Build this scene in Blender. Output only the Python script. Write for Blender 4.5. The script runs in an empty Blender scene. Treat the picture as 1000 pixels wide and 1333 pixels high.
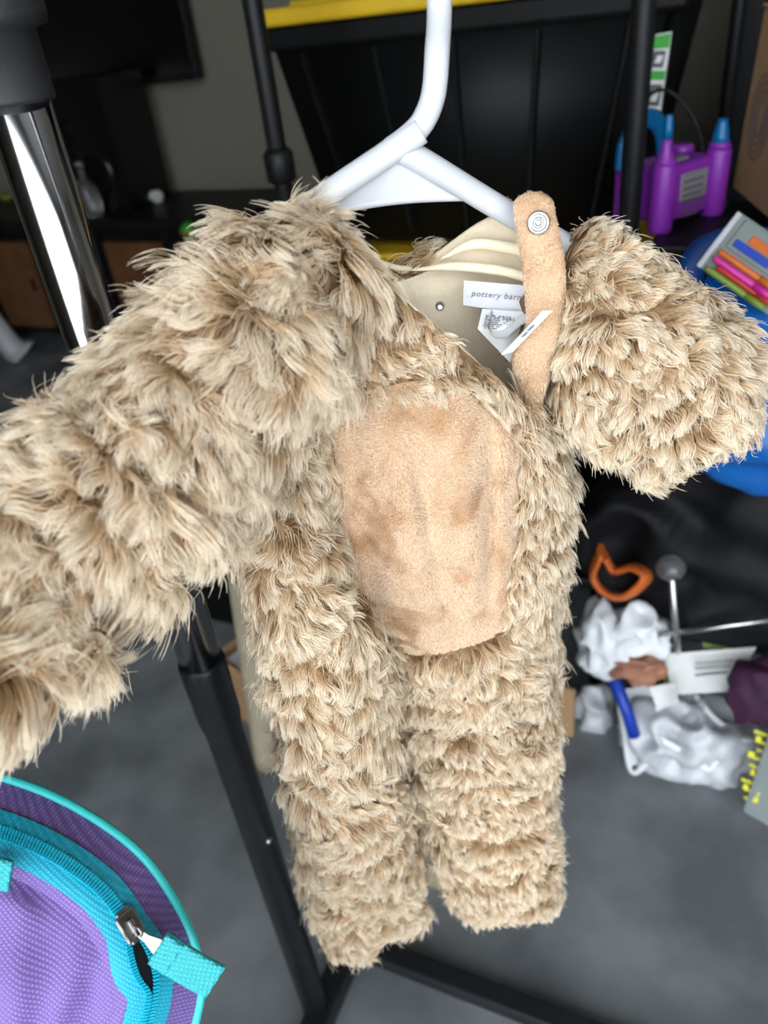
import bpy, bmesh, math, random
import numpy as np
from mathutils import Vector, Matrix
from mathutils.bvhtree import BVHTree
from mathutils.kdtree import KDTree
random.seed(7)
rng = np.random.default_rng(7)
scn = bpy.context.scene
COL = scn.collection

# ------------------------------------------------------------------ camera
FPX, CX, CY, H = 1000.0, 500.0, 666.5, 0.95
_n = np.array([690 - CX, 2150 - CY, FPX]); _n /= np.linalg.norm(_n)      # direction of gravity in the lens frame
_up = -_n
_y = np.array([0, 0, 1.0]) - _up * _up[2]; _y /= np.linalg.norm(_y)
_x = np.cross(_y, _up)
RW = np.array([_x, _y, _up])
CAM = np.array([0, 0, H])
cam = bpy.data.cameras.new('camera')
cam.sensor_fit = 'HORIZONTAL'; cam.sensor_width = 36.0; cam.lens = 36.0
cam.clip_start = 0.01
camo = bpy.data.objects.new('camera', cam); COL.objects.link(camo)
_m = Matrix.Identity(4)
for _i in range(3):
    _m[_i][0] = RW[_i][0]; _m[_i][1] = -RW[_i][1]; _m[_i][2] = -RW[_i][2]; _m[_i][3] = CAM[_i]
camo.matrix_world = _m
cam.dof.use_dof = True; cam.dof.focus_distance = 0.345; cam.dof.aperture_fstop = 12
scn.camera = camo

# ------------------------------------------------------------------ world, light, exposure
w = bpy.data.worlds.new('world'); scn.world = w; w.use_nodes = True
bg = w.node_tree.nodes['Background']
bg.inputs[0].default_value = (0.86, 0.93, 1.0, 1); bg.inputs[1].default_value = 3.2
sun = bpy.data.lights.new('sun', 'SUN'); sun.energy = 6.0; sun.angle = 0.01; sun.color = (1, .95, .86)
suno = bpy.data.objects.new('sun', sun); COL.objects.link(suno)
suno.rotation_euler = (math.radians(-38), math.radians(10), math.radians(-27))
scn.view_settings.view_transform = 'Standard'; scn.view_settings.look = 'None'
scn.view_settings.gamma = 1.0; scn.view_settings.use_curve_mapping = False
scn.view_settings.exposure = 0.7
scn.cycles.use_denoising = True
scn.cycles.use_adaptive_sampling = True; scn.cycles.adaptive_threshold = .03
scn.cycles.max_bounces = 6; scn.cycles.diffuse_bounces = 3; scn.cycles.glossy_bounces = 3; scn.cycles.transmission_bounces = 4; scn.cycles.transparent_max_bounces = 6
scn.cycles.caustics_reflective = False; scn.cycles.caustics_refractive = False

# ------------------------------------------------------------------ helpers
def ray(px, py): return RW @ np.array([(px - CX) / FPX, (py - CY) / FPX, 1.0])
def P(px, py, d): return CAM + ray(px, py) * d
def PH(px, py, D):
    r = ray(px, py); return CAM + r * (D / math.hypot(r[0], r[1]))
def Fl(px, py, z=0.0):
    r = ray(px, py); return CAM + r * ((z - H) / r[2])
A27 = math.radians(27)
UD = np.array([math.cos(A27), -math.sin(A27), 0]); VD = np.array([math.sin(A27), math.cos(A27), 0]); ZD = np.array([0, 0, 1.0])
def W(u, v, z): return UD * u + VD * v + ZD * z
def PV(px, py, v):
    r = ray(px, py); return CAM + r * (v / (r @ VD))
def UV(p): return np.array([p @ UD, p @ VD, p[2]])
def project(pts):
    q = (np.asarray(pts) - CAM) @ RW
    return np.stack([CX + FPX * q[:, 0] / q[:, 2], CY + FPX * q[:, 1] / q[:, 2], q[:, 2]], 1)
def nrm(a):
    a = np.asarray(a, float); return a / np.maximum(np.linalg.norm(a, axis=-1, keepdims=True), 1e-12)

def link(o, parent=None, label=None, cat=None, group=None, kind=None):
    COL.objects.link(o)
    if parent is not None: o.parent = parent
    for k, v in (('label', label), ('category', cat), ('group', group), ('kind', kind)):
        if v: o[k] = v
    return o
def mesh(name, vs, fs, mat, parent=None, smooth=True, **kw):
    me = bpy.data.meshes.new(name)
    me.from_pydata([tuple(map(float, v)) for v in vs], [], [tuple(map(int, f)) for f in fs])
    me.materials.append(mat)
    if smooth:
        me.polygons.foreach_set('use_smooth', [True] * len(me.polygons))
    me.update()
    return link(bpy.data.objects.new(name, me), parent, **kw)
def from_bm(name, bm, mat, parent=None, smooth=False, **kw):
    bmesh.ops.recalc_face_normals(bm, faces=bm.faces)
    me = bpy.data.meshes.new(name); bm.to_mesh(me); bm.free(); me.materials.append(mat)
    if smooth: me.polygons.foreach_set('use_smooth', [True] * len(me.polygons))
    return link(bpy.data.objects.new(name, me), parent, **kw)
def empty(name, **kw):
    o = bpy.data.objects.new(name, None); o.empty_display_size = .02
    return link(o, **kw)
def frame(origin, x, z):
    """matrix with origin, x axis and (approximate) z axis"""
    z = nrm(z); x = np.asarray(x, float); x = nrm(x - z * (x @ z)); y = np.cross(z, x)
    m = Matrix.Identity(4)
    for i in range(3):
        m[i][0], m[i][1], m[i][2], m[i][3] = x[i], y[i], z[i], origin[i]
    return m
ROOM = frame((0, 0, 0), UD, ZD)
def add_box(bm, lo, hi, bev=0.0, seg=2, M=None):
    lo, hi = Vector(lo), Vector(hi)
    r = bmesh.ops.create_cube(bm, size=1.0)
    vs = r['verts']
    for v in vs:
        v.co = Vector((lo[i] + (v.co[i] + .5) * (hi[i] - lo[i]) for i in range(3)))
    if bev:
        es = list({e for v in vs for e in v.link_edges})
        r2 = bmesh.ops.bevel(bm, geom=es, offset=bev, segments=seg, affect='EDGES', profile=.5)
        vs = list({v for f in r2['faces'] for v in f.verts} | {v for v in vs if v.is_valid})
    if M is not None: bmesh.ops.transform(bm, matrix=M, verts=vs)
    return vs
def box(name, lo, hi, mat, parent=None, bev=.003, M=ROOM, **kw):
    bm = bmesh.new(); add_box(bm, lo, hi, bev, 2, M)
    return from_bm(name, bm, mat, parent, **kw)
def catmull(pts, n):
    p = np.asarray(pts, float); m = len(p)
    q = np.vstack([2 * p[0] - p[1], p, 2 * p[-1] - p[-2]])
    t = np.linspace(0, m - 1, n); i = np.minimum(t.astype(int), m - 2); f = (t - i)[:, None]
    a, b, c, d = q[i], q[i + 1], q[i + 2], q[i + 3]
    return .5 * (2 * b + (c - a) * f + (2 * a - 5 * b + 4 * c - d) * f ** 2 + (3 * b - a - 3 * c + d) * f ** 3)
def catmull_closed(pts, n):
    p = np.asarray(pts, float); m = len(p)
    t = np.linspace(0, m, n, endpoint=False); i = t.astype(int); f = (t - i)[:, None]
    a, b, c, d = p[(i - 1) % m], p[i % m], p[(i + 1) % m], p[(i + 2) % m]
    return .5 * (2 * b + (c - a) * f + (2 * a - 5 * b + 4 * c - d) * f ** 2 + (3 * b - a - 3 * c + d) * f ** 3)
def grid_faces(nr, nc, closed=True, off=0):
    fs = []
    for i in range(nr - 1):
        for j in range(nc if closed else nc - 1):
            k = (j + 1) % nc
            fs.append((off + i * nc + j, off + i * nc + k, off + (i + 1) * nc + k, off + (i + 1) * nc + j))
    return fs
def sweep_geo(path, rad, seg=16, cap=True, flat=1.0, up=None):
    path = np.asarray(path, float); n = len(path)
    rad = np.broadcast_to(np.asarray(rad, float), (n,))
    T = nrm(np.gradient(path, axis=0))
    a = np.array(up if up is not None else (0.31, 0.52, 0.79)); vs = []
    x = nrm(a - T[0] * (a @ T[0]))
    ang = np.linspace(0, 2 * math.pi, seg, endpoint=False)
    for k in range(n):
        x = nrm(x - T[k] * (x @ T[k])); y = np.cross(T[k], x)
        vs.append(path[k] + rad[k] * (np.cos(ang)[:, None] * x + flat * np.sin(ang)[:, None] * y))
    vs = np.vstack(vs); fs = grid_faces(n, seg)
    if cap:
        fs.append(tuple(range(seg))[::-1]); fs.append(tuple((n - 1) * seg + j for j in range(seg)))
    return vs, fs
def tube(name, path, rad, mat, parent=None, seg=16, cap=True, flat=1.0, up=None, **kw):
    vs, fs = sweep_geo(path, rad, seg, cap, flat, up)
    o = mesh(name, vs, fs, mat, parent, True, **kw)
    if cap and len(path) < 400:
        for p in o.data.polygons[-2:]: p.use_smooth = False
    return o
def lathe(name, base, axis, prof, mat, parent=None, seg=24, **kw):
    """prof: list of (radius, height) along axis from base"""
    axis = nrm(axis); a = np.array((.3, .9, .2)); x = nrm(a - axis * (a @ axis)); y = np.cross(axis, x)
    ang = np.linspace(0, 2 * math.pi, seg, endpoint=False)
    vs = np.vstack([np.asarray(base) + axis * h + r * (np.cos(ang)[:, None] * x + np.sin(ang)[:, None] * y) for r, h in prof])
    fs = grid_faces(len(prof), seg)
    fs.append(tuple(range(seg))[::-1]); fs.append(tuple((len(prof) - 1) * seg + j for j in range(seg)))
    bm_me = mesh(name, vs, fs, mat, parent, True, **kw)
    return bm_me
def arc3(c, x, y, r, a0, a1, n):
    t = np.linspace(math.radians(a0), math.radians(a1), n)[:, None]
    return np.asarray(c) + r * (np.cos(t) * x + np.sin(t) * y)
_nz = {}
def noise3(p, scale, seed, oct=3):
    """smooth pseudo noise in about -1..1 from sums of rotated sines"""
    key = (seed, oct)
    if key not in _nz:
        g = np.random.default_rng(seed); _nz[key] = [(nrm(g.normal(size=3)), g.uniform(0, 6.28), g.uniform(.6, 1.6)) for _ in range(7 * oct)]
    s = np.zeros(len(p)); q = np.asarray(p) / scale
    for k, (d, ph, fr) in enumerate(_nz[key]):
        o = k // 7
        s += np.sin(q @ d * fr * 2.4 * (2 ** o) + ph) * (.55 ** o)
    return s / 3.2

# ------------------------------------------------------------------ materials
def mat(name, col, rough=.5, metal=0.0, var=0.0, scale=20.0, bump=0.0, bscale=80.0, spec=.5, col2=None, sheen=0.0, trans=0.0, alpha=1.0, coat=0.0, detail=4.0):
    m = bpy.data.materials.new(name); m.use_nodes = True
    nt = m.node_tree; b = nt.nodes['Principled BSDF']
    b.inputs['Roughness'].default_value = rough; b.inputs['Metallic'].default_value = metal
    b.inputs['Specular IOR Level'].default_value = spec
    b.inputs['Sheen Weight'].default_value = sheen; b.inputs['Transmission Weight'].default_value = trans
    b.inputs['Alpha'].default_value = alpha; b.inputs['Coat Weight'].default_value = coat
    tc = nt.nodes.new('ShaderNodeTexCoord')
    nz = nt.nodes.new('ShaderNodeTexNoise'); nz.inputs['Scale'].default_value = scale; nz.inputs['Detail'].default_value = detail
    nt.links.new(tc.outputs['Object'], nz.inputs['Vector'])
    rp = nt.nodes.new('ShaderNodeValToRGB')
    c2 = col2 if col2 else tuple(c * (1 - var) for c in col)
    rp.color_ramp.elements[0].color = (*c2, 1); rp.color_ramp.elements[1].color = (*col, 1)
    rp.color_ramp.elements[0].position = .36; rp.color_ramp.elements[1].position = .64
    nt.links.new(nz.outputs['Fac'], rp.inputs['Fac']); nt.links.new(rp.outputs['Color'], b.inputs['Base Color'])
    if bump:
        n2 = nt.nodes.new('ShaderNodeTexNoise'); n2.inputs['Scale'].default_value = bscale; n2.inputs['Detail'].default_value = 3
        nt.links.new(tc.outputs['Object'], n2.inputs['Vector'])
        bp = nt.nodes.new('ShaderNodeBump'); bp.inputs['Strength'].default_value = bump; bp.inputs['Distance'].default_value = .002
        nt.links.new(n2.outputs['Fac'], bp.inputs['Height']); nt.links.new(bp.outputs['Normal'], b.inputs['Normal'])
    return m
def weave(name, col, col2, freq, rough=.7, strength=.6, dist=.0006, attr=True):
    """woven cloth: crossing threads along the mesh's own u and v"""
    m = mat(name, col, rough, var=.1, scale=60)
    nt = m.node_tree; b = nt.nodes['Principled BSDF']
    uvn = nt.nodes.new('ShaderNodeUVMap'); uvn.uv_map = 'UVMap'
    outs = []
    for rot in (.35, .35 + math.pi / 2):
        mp = nt.nodes.new('ShaderNodeMapping'); mp.inputs['Rotation'].default_value = (0, 0, rot)
        nt.links.new(uvn.outputs['UV'], mp.inputs['Vector'])
        wv = nt.nodes.new('ShaderNodeTexWave'); wv.inputs['Scale'].default_value = freq
        wv.inputs['Distortion'].default_value = .4; wv.inputs['Detail'].default_value = 1
        nt.links.new(mp.outputs['Vector'], wv.inputs['Vector']); outs.append(wv)
    mx = nt.nodes.new('ShaderNodeMath'); mx.operation = 'MULTIPLY'
    nt.links.new(outs[0].outputs['Fac'], mx.inputs[0]); nt.links.new(outs[1].outputs['Fac'], mx.inputs[1])
    rp = [n for n in nt.nodes if n.type == 'VALTORGB'][0]
    mc = nt.nodes.new('ShaderNodeMix'); mc.data_type = 'RGBA'
    mc.inputs[6].default_value = (*col2, 1)
    nt.links.new(rp.outputs['Color'], mc.inputs[7]); 
    mr = nt.nodes.new('ShaderNodeMapRange'); mr.inputs[1].default_value = .0; mr.inputs[2].default_value = .45
    nt.links.new(mx.outputs[0], mr.inputs[0]); nt.links.new(mr.outputs[0], mc.inputs[0])
    nt.links.new(mc.outputs[2], b.inputs['Base Color'])
    bp = nt.nodes.new('ShaderNodeBump'); bp.inputs['Strength'].default_value = strength; bp.inputs['Distance'].default_value = dist
    nt.links.new(mx.outputs[0], bp.inputs['Height']); nt.links.new(bp.outputs['Normal'], b.inputs['Normal'])
    return m
def hair_mat(name, root, mid, tip):
    m = bpy.data.materials.new(name); m.use_nodes = True; nt = m.node_tree
    nt.nodes.clear()
    out = nt.nodes.new('ShaderNodeOutputMaterial'); h = nt.nodes.new('ShaderNodeBsdfPrincipled')
    h.inputs['Roughness'].default_value = .48; h.inputs['Specular IOR Level'].default_value = .35
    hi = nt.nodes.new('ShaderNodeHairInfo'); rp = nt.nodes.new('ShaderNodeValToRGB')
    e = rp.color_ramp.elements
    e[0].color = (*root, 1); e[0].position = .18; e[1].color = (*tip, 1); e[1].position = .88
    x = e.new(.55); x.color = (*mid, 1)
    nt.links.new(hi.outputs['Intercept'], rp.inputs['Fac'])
    hv = nt.nodes.new('ShaderNodeHueSaturation')
    mr = nt.nodes.new('ShaderNodeMapRange'); mr.inputs[3].default_value = .75; mr.inputs[4].default_value = 1.15
    nt.links.new(hi.outputs['Random'], mr.inputs[0]); nt.links.new(mr.outputs[0], hv.inputs['Value'])
    nt.links.new(rp.outputs['Color'], hv.inputs['Color']); nt.links.new(hv.outputs['Color'], h.inputs['Base Color'])
    tr = nt.nodes.new('ShaderNodeBsdfTranslucent'); nt.links.new(hv.outputs['Color'], tr.inputs['Color'])
    mx = nt.nodes.new('ShaderNodeMixShader'); mx.inputs[0].default_value = .3
    nt.links.new(h.outputs[0], mx.inputs[1]); nt.links.new(tr.outputs[0], mx.inputs[2])
    nt.links.new(mx.outputs[0], out.inputs['Surface'])
    return m
M = {}
M['black_plastic'] = mat('black_plastic', (.008, .0085, .0095), .45, var=.3, spec=.3, bump=.15, bscale=300)
M['sleeve_plastic'] = mat('sleeve_plastic', (.03, .031, .034), .5, var=.25, bump=.12, bscale=1500)
M['black_metal'] = mat('black_metal', (.012, .013, .016), .38, var=.3, bump=.1, bscale=400)
M['chrome'] = mat('chrome', (.55, .55, .57), .12, 1.0, var=.05, scale=60)
M['steel'] = mat('steel', (.6, .6, .6), .28, 1.0, var=.2, scale=200, bump=.1)
M['white_plastic'] = mat('white_plastic', (.64, .65, .68), .3, var=.03)
M['yellow_plastic'] = mat('yellow_plastic', (.72, .45, .015), .45, var=.12, bump=.1)
M['tote_black'] = mat('tote_black', (.0035, .0038, .0042), .5, var=.3, spec=.22)
M['minky'] = mat('minky', (.66, .46, .295), .9, scale=38, col2=(.53, .325, .175), sheen=.2, bump=.25, bscale=2600, spec=.1)
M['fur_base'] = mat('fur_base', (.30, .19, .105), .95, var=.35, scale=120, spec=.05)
M['lining'] = mat('lining', (.98, .84, .62), .85, var=.1, scale=40, bump=.25, bscale=500, spec=.15)
M['label_white'] = mat('label_white', (.72, .72, .76), .75, var=.05, scale=300, bump=.25, bscale=1800)
M['ink_grey'] = mat('ink_grey', (.16, .16, .19), .8)
M['satin'] = mat('satin', (.84, .84, .83), .38, var=.04, sheen=.2)
M['concrete'] = mat('concrete', (.235, .25, .26), .6, scale=7.0, col2=(.12, .13, .137), bump=.25, bscale=60, detail=9)
M['driveway'] = mat('driveway', (.55, .54, .52), .8, var=.15, scale=2.0)
M['wall_paint'] = mat('wall_paint', (.27, .25, .205), .85, var=.04, scale=3, bump=.1, bscale=200)
M['ceiling_paint'] = mat('ceiling_paint', (.6, .59, .57), .9, var=.04)
M['cardboard'] = mat('cardboard', (.42, .25, .12), .85, var=.12, scale=14)
M['paper'] = mat('paper', (.72, .72, .70), .7, var=.06)
M['brown_wood'] = mat('brown_wood', (.20, .085, .032), .5, var=.3, scale=18)
M['screen'] = mat('screen', (.004, .004, .005), .25)
M['purple_plastic'] = mat('purple_plastic', (.24, .025, .38), .4, var=.08)
M['blue_plastic'] = mat('blue_plastic', (.0, .13, .34), .35, var=.08)
M['grey_label'] = mat('grey_label', (.24, .22, .24), .5, var=.1)
M['grey_ink'] = mat('grey_ink', (.09, .08, .10), .6)
M['blue_tarp'] = mat('blue_tarp', (.004, .135, .50), .38, var=.25, scale=9, bump=.4, bscale=40)
M['blue_inner'] = mat('blue_inner', (.004, .05, .22), .5, var=.2)
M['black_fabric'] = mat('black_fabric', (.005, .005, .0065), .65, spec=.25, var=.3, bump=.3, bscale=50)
M['orange'] = mat('orange', (.60, .13, .02), .5, var=.15)
M['white_bag'] = mat('white_bag', (.80, .82, .84), .35, var=.06, scale=14, bump=.3, bscale=30)
M['brown_skin'] = mat('terracotta', (.45, .20, .12), .6, var=.3, scale=30)
M['blue_deep'] = mat('blue_deep', (.01, .05, .42), .45, var=.2)
M['lime'] = mat('lime', (.17, .25, .03), .5, var=.2)
M['magenta'] = mat('magenta', (.62, .02, .30), .4, var=.15)
M['violet_cloth'] = mat('violet_cloth', (.05, .007, .04), .8, var=.4, scale=20)
M['tan_wood'] = mat('tan_wood', (.45, .35, .22), .7, var=.15, scale=25)
M['khaki'] = mat('khaki', (.42, .36, .25), .9, var=.1, scale=30)
M['grey_pack'] = mat('grey_pack', (.20, .23, .22), .5, var=.15)
M['yellow_ink'] = mat('yellow_ink', (.72, .68, .02), .6)
M['green'] = mat('green', (.03, .36, .03), .5, var=.1)
M['red'] = mat('red', (.5, .03, .02), .5, var=.1)
M['glass'] = mat('glass', (.9, .9, .88), .05, trans=.9, var=.02)
M['clear_film'] = mat('clear_film', (.92, .94, .98), .22, trans=.4, var=.08, scale=30, bump=.5, bscale=60)
M['smoke_plastic'] = mat('smoke_plastic', (.25, .25, .26), .12, trans=.6, var=.05)
M['purple_weave'] = weave('purple_weave', (.30, .20, .54), (.165, .10, .35), 220)
M['teal_tape'] = weave('teal_tape', (.015, .50, .68), (.01, .34, .50), 230, rough=.6, strength=.4)
M['teal_web'] = weave('teal_web', (.05, .52, .54), (.02, .34, .38), 180, rough=.65, strength=.8)
M['piping'] = mat('piping', (.04, .62, .60), .42, var=.08, scale=60, bump=.1)
M['coil'] = mat('coil', (.01, .50, .70), .35, var=.1)
M['gunmetal'] = mat('gunmetal', (.42, .40, .38), .33, 1.0, var=.45, scale=160, bump=.2, bscale=300)
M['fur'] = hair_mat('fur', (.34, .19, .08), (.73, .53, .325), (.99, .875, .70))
M['plush'] = hair_mat('plush', (.84, .61, .40), (.93, .71, .50), (1.0, .85, .67))

# ------------------------------------------------------------------ the garage
VB = 2.35          # back wall
YO = -.75          # line of the open garage door, behind the camera
def plane(name, pts, m, kind='structure', th=.0):
    return mesh(name, pts, [tuple(range(len(pts)))], m, None, False, kind=kind)
def slab(name, lo, hi, m):
    return box(name, lo, hi, m, None, 0, ROOM, kind='structure')
slab('floor', (-3.4, YO, -.12), (2.6, VB, 0), M['concrete'])
slab('wall_back', (-3.4, VB, 0), (2.6, VB + .12, 2.5), M['wall_paint'])
slab('wall_left', (-3.52, YO, 0), (-3.4, VB + .12, 2.5), M['wall_paint'])
slab('wall_right', (2.6, YO, 0), (2.72, VB + .12, 2.5), M['wall_paint'])
slab('ceiling', (-3.52, YO, 2.5), (2.72, VB + .12, 2.62), M['ceiling_paint'])
slab('wall_front_left', (-3.52, YO - .12, 0), (-.65, YO, 2.62), M['wall_paint'])
slab('wall_front_right', (1.75, YO - .12, 0), (2.72, YO, 2.62), M['wall_paint'])
slab('wall_front_header', (-.65, YO - .12, 2.15), (1.75, YO, 2.62), M['wall_paint'])
slab('ground', (-14, -16, -.14), (14, YO, -.005), M['driveway'])
slab('baseboard_back', (-3.4, VB - .014, 0), (2.6, VB, .10), M['white_plastic'])

# ------------------------------------------------------------------ garment rack
RV, RU, RT = .303, -.318, .303
rack = empty('garment_rack', label='garment rack with chrome upright, black lower tube and black base bars', cat='garment rack')
def upright(u):
    at = lambda z: W(u, RV - (RV - RT) * z / .95, z)
    ax = nrm(at(1.0) - at(0.0)); s = np.linalg.norm(ax)
    tube('pole', [at(.54), at(1.03)], .0153, M['chrome'], rack, 40)
    lo = lathe('lower_tube', at(.02), ax, [(.0145, 0), (.0145, .46), (.0150, .475), (.0168, .487), (.0168, .515), (.0172, .52), (.0172, .543), (.0166, .546)], M['black_metal'], rack, 32)
    lathe('screw', at(.355) + UD * .0135 - VD * .004, nrm(UD - VD * .3), [(.0036, 0), (.0036, .0016), (.002, .003)], M['steel'], lo, 12)
    lathe('top_sleeve', at(.926), ax, [(.0178, 0), (.0186, .002), (.0186, .028), (.0245, .030), (.0255, .034), (.0255, .12), (.018, .125)], M['sleeve_plastic'], rack, 36)
upright(RU); upright(RU + 1.02)
tube('rail', [W(RU - .09, RT, 1.012), W(RU + 1.09, RT, 1.012)], .0115, M['chrome'], rack, 24)
for u in (RU, RU + 1.02):
    box('foot_bar', (u - .008, RV - .22, .004), (u + .022, RV + .095, .03), M['black_metal'], rack, .003)
box('base_bar', (RU - .008, RV + .069, .006), (RU + 1.042, RV + .093, .028), M['black_metal'], rack, .003)

# ------------------------------------------------------------------ hanger
hgr = empty('clothes_hanger', label='white plastic clothes hanger holding up the fur costume', cat='hanger')
HS = PV(572, 0, RT + .0185)
arc_c = W(UV(HS)[0], RT, 1.012)
hook = [PH(508, 196, .318), PH(530, 180, .319), PH(548, 162, .320), PH(560, 138, .322), PH(566, 112, .324), PH(569, 70, .328), HS, HS + ZD * .03, HS + ZD * .062]
hook = np.vstack([catmull(hook, 50), arc3(arc_c, VD, ZD, .0185, 0, 200, 24)[1:]])
tube('hook', hook, .0047, M['white_plastic'], hgr, 20, flat=.9)
JN = PH(525, 192, .318); EL = PH(378, 292, .302); ER = PH(800, 352, .352)
tube('arm', catmull([PH(548, 170, .318), PH(505, 200, .3165), PH(405, 268, .306), EL], 30), .0050, M['white_plastic'], hgr, 20, flat=.85)
tube('arm', catmull([PH(512, 193, .318), PH(545, 207, .32), PH(668, 281, .334), ER], 30), .0050, M['white_plastic'], hgr, 20, flat=.85)
def plate(name, outline, th, m, parent):
    o = np.array(outline); c = o.mean(0); nn = nrm(np.cross(o[1] - o[0], o[len(o) // 2] - o[0]))
    n = len(o); vs = np.vstack([o + nn * th / 2, o - nn * th / 2])
    fs = [tuple(range(n)), tuple(range(2 * n - 1, n - 1, -1))] + [(i, i + n, (i + 1) % n + n, (i + 1) % n) for i in range(n)]
    return mesh(name, vs, fs, m, parent, False)
plate('web', [PH(512, 196, .318)] + [PH(x, y, d) for x, y, d in ((620, 256, .329), (575, 256, .325), (535, 258, .321), (490, 263, .317), (440, 272, .312), (395, 285, .308), (400, 272, .3065))], .0025, M['white_plastic'], hgr)
rim_ = catmull([PH(x, y, d) for x, y, d in ((616, 256, .329), (575, 257, .325), (535, 259, .321), (490, 264, .317), (440, 273, .312), (390, 286, .307))], 24)
tube('rim', rim_, .0017, M['white_plastic'], hgr, 8)
plate('gusset', [PH(545, 170, .318), PH(544, 207, .32), PH(520, 195, .318)], .003, M['white_plastic'], hgr)

# ------------------------------------------------------------------ the fur costume
cos = empty('bear_costume', label='fluffy tan bear costume with smooth belly patch on white hanger', cat='costume')
def loft(ctrl, nl, ns, expo=2.3):
    """ctrl rows: px, py, D, half width in px, half depth in m -> rings, tangents, normals later"""
    C = np.array([[*PH(c[0], c[1], c[2]), c[3], c[4]] for c in ctrl])
    dep = project(C[:, :3])[:, 2]; C[:, 3] *= dep / FPX
    R = catmull(C, nl)
    T = nrm(np.gradient(R[:, :3], axis=0)); V = nrm(R[:, :3] - CAM)
    A = nrm(np.cross(V, T)); B = nrm(np.cross(T, A)); B *= np.sign((B * -V).sum(1, keepdims=True))
    th = np.linspace(0, 2 * math.pi, ns, endpoint=False)
    cx = np.sign(np.cos(th)) * np.abs(np.cos(th)) ** (2 / expo); sx = np.sign(np.sin(th)) * np.abs(np.sin(th)) ** (2 / expo)
    G = R[:, None, :3] + R[:, None, 3:4] * cx[None, :, None] * A[:, None] + R[:, None, 4:5] * sx[None, :, None] * B[:, None]
    return G, np.repeat(T[:, None], ns, 1)
def cap_rounded(G, T, end, k=5, bulge=.5):
    """close one end of a ring grid with shrinking rings"""
    ring = G[-1] if end else G[0]; t = T[-1].mean(0) if end else -T[0].mean(0)
    c = ring.mean(0); r = np.linalg.norm(ring - c, axis=1).mean()
    ex = [c + (ring - c) * math.cos(a) + t * r * bulge * math.sin(a) for a in np.linspace(0, math.pi / 2 * .97, k + 1)[1:]]
    exT = [T[-1] if end else T[0]] * k
    if end: return np.concatenate([G, np.array(ex)]), np.concatenate([T, np.array(exT)])
    return np.concatenate([np.array(ex[::-1]), G]), np.concatenate([np.array(exT), T])
def grid_normals(G):
    du = np.gradient(G, axis=0); dv = (np.roll(G, -1, 1) - np.roll(G, 1, 1))
    n = nrm(np.cross(du, dv)); c = G.mean(1, keepdims=True)
    s = np.sign(((G - c) * n).sum()); return n * s
def tiers(G, T, period, amp, seed):
    """raise the pile into wavy tiers running across the garment"""
    n = grid_normals(G); f = nrm(T * .7 - ZD * .5)
    p = G.reshape(-1, 3)
    s = np.concatenate([[0], np.cumsum(np.linalg.norm(np.diff(G.mean(1), axis=0), axis=1))])[:, None]
    ph = (np.broadcast_to(s, G.shape[:2]).reshape(-1) + .013 * noise3(p, .045, seed)) / period
    r = .5 + .5 * np.cos(2 * math.pi * ph)
    b = (amp * r + .003 * noise3(p, .03, seed + 1)).reshape(G.shape[:2])
    return G + n * b[..., None], ph.reshape(G.shape[:2])

parts = {}
# torso: closed loops, each point (px, py, horizontal distance); order left, roll, valley, belly, right front, right, back right, back left
TL = [
 [(402, 288, .300), (450, 330, .294), (525, 392, .294), (610, 465, .300), (690, 535, .313), (722, 420, .335), (660, 284, .346), (530, 350, .348)],
 [(372, 330, .298), (420, 420, .286), (490, 455, .287), (590, 505, .292), (692, 552, .310), (745, 450, .340), (715, 330, .350), (480, 360, .352)],
 [(340, 430, .300), (392, 510, .283), (455, 535, .288), (570, 555, .287), (684, 572, .306), (728, 520, .335), (700, 420, .358), (440, 420, .362)],
 [(350, 590, .305), (395, 640, .288), (455, 660, .292), (566, 665, .285), (682, 660, .304), (710, 610, .333), (690, 530, .380), (420, 540, .385)],
 [(378, 720, .310), (415, 760, .295), (470, 770, .296), (580, 775, .287), (684, 762, .306), (704, 720, .333), (690, 640, .375), (430, 650, .38)],
 [(402, 830, .315), (430, 860, .302), (492, 880, .314), (595, 880, .300), (680, 865, .310), (698, 830, .333), (690, 760, .370), (450, 770, .37)],
 [(424, 930, .322), (450, 960, .312), (510, 980, .326), (605, 980, .310), (675, 965, .315), (690, 935, .333), (690, 880, .363), (470, 890, .362)],
 [(440, 1020, .328), (465, 1045, .322), (525, 1055, .332), (610, 1055, .318), (675, 1045, .322), (686, 1020, .335), (690, 980, .356), (500, 990, .356)],
 [(440, 1080, .332), (480, 1090, .328), (530, 1085, .328), (610, 1100, .322), (672, 1105, .326), (692, 1090, .336), (680, 1060, .350), (520, 1060, .348)],
]
NS = 112
loops = np.array([catmull_closed([PH(*q) for q in r], NS) for r in TL])
nl = 110
tg = np.stack([catmull(loops[:, j], nl) for j in range(NS)], 1)
tt = nrm(np.gradient(tg, axis=0))
parts['torso'] = dict(G=tg, T=tt, period=.019, seed=11, name='torso', down=.8)
G, T = loft([(388, 368, .305, 68, .034), (332, 436, .294, 84, .040), (280, 503, .284, 93, .044), (208, 586, .272, 101, .046), (106, 686, .262, 105, .046), (0, 780, .252, 101, .046), (-110, 880, .245, 98, .044)], 90, 96)
G, T = cap_rounded(G, T, True); G, T = cap_rounded(G, T, False)
parts['sleeve_l'] = dict(G=G, T=T, period=.024, seed=21, name='sleeve', down=.45)
G, T = loft([(752, 375, .342, 70, .032), (785, 418, .340, 90, .036), (822, 462, .338, 92, .037), (862, 514, .336, 84, .035), (889, 558, .333, 70, .031)], 80, 88)
G, T = cap_rounded(G, T, True, bulge=.35); G, T = cap_rounded(G, T, False)
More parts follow.
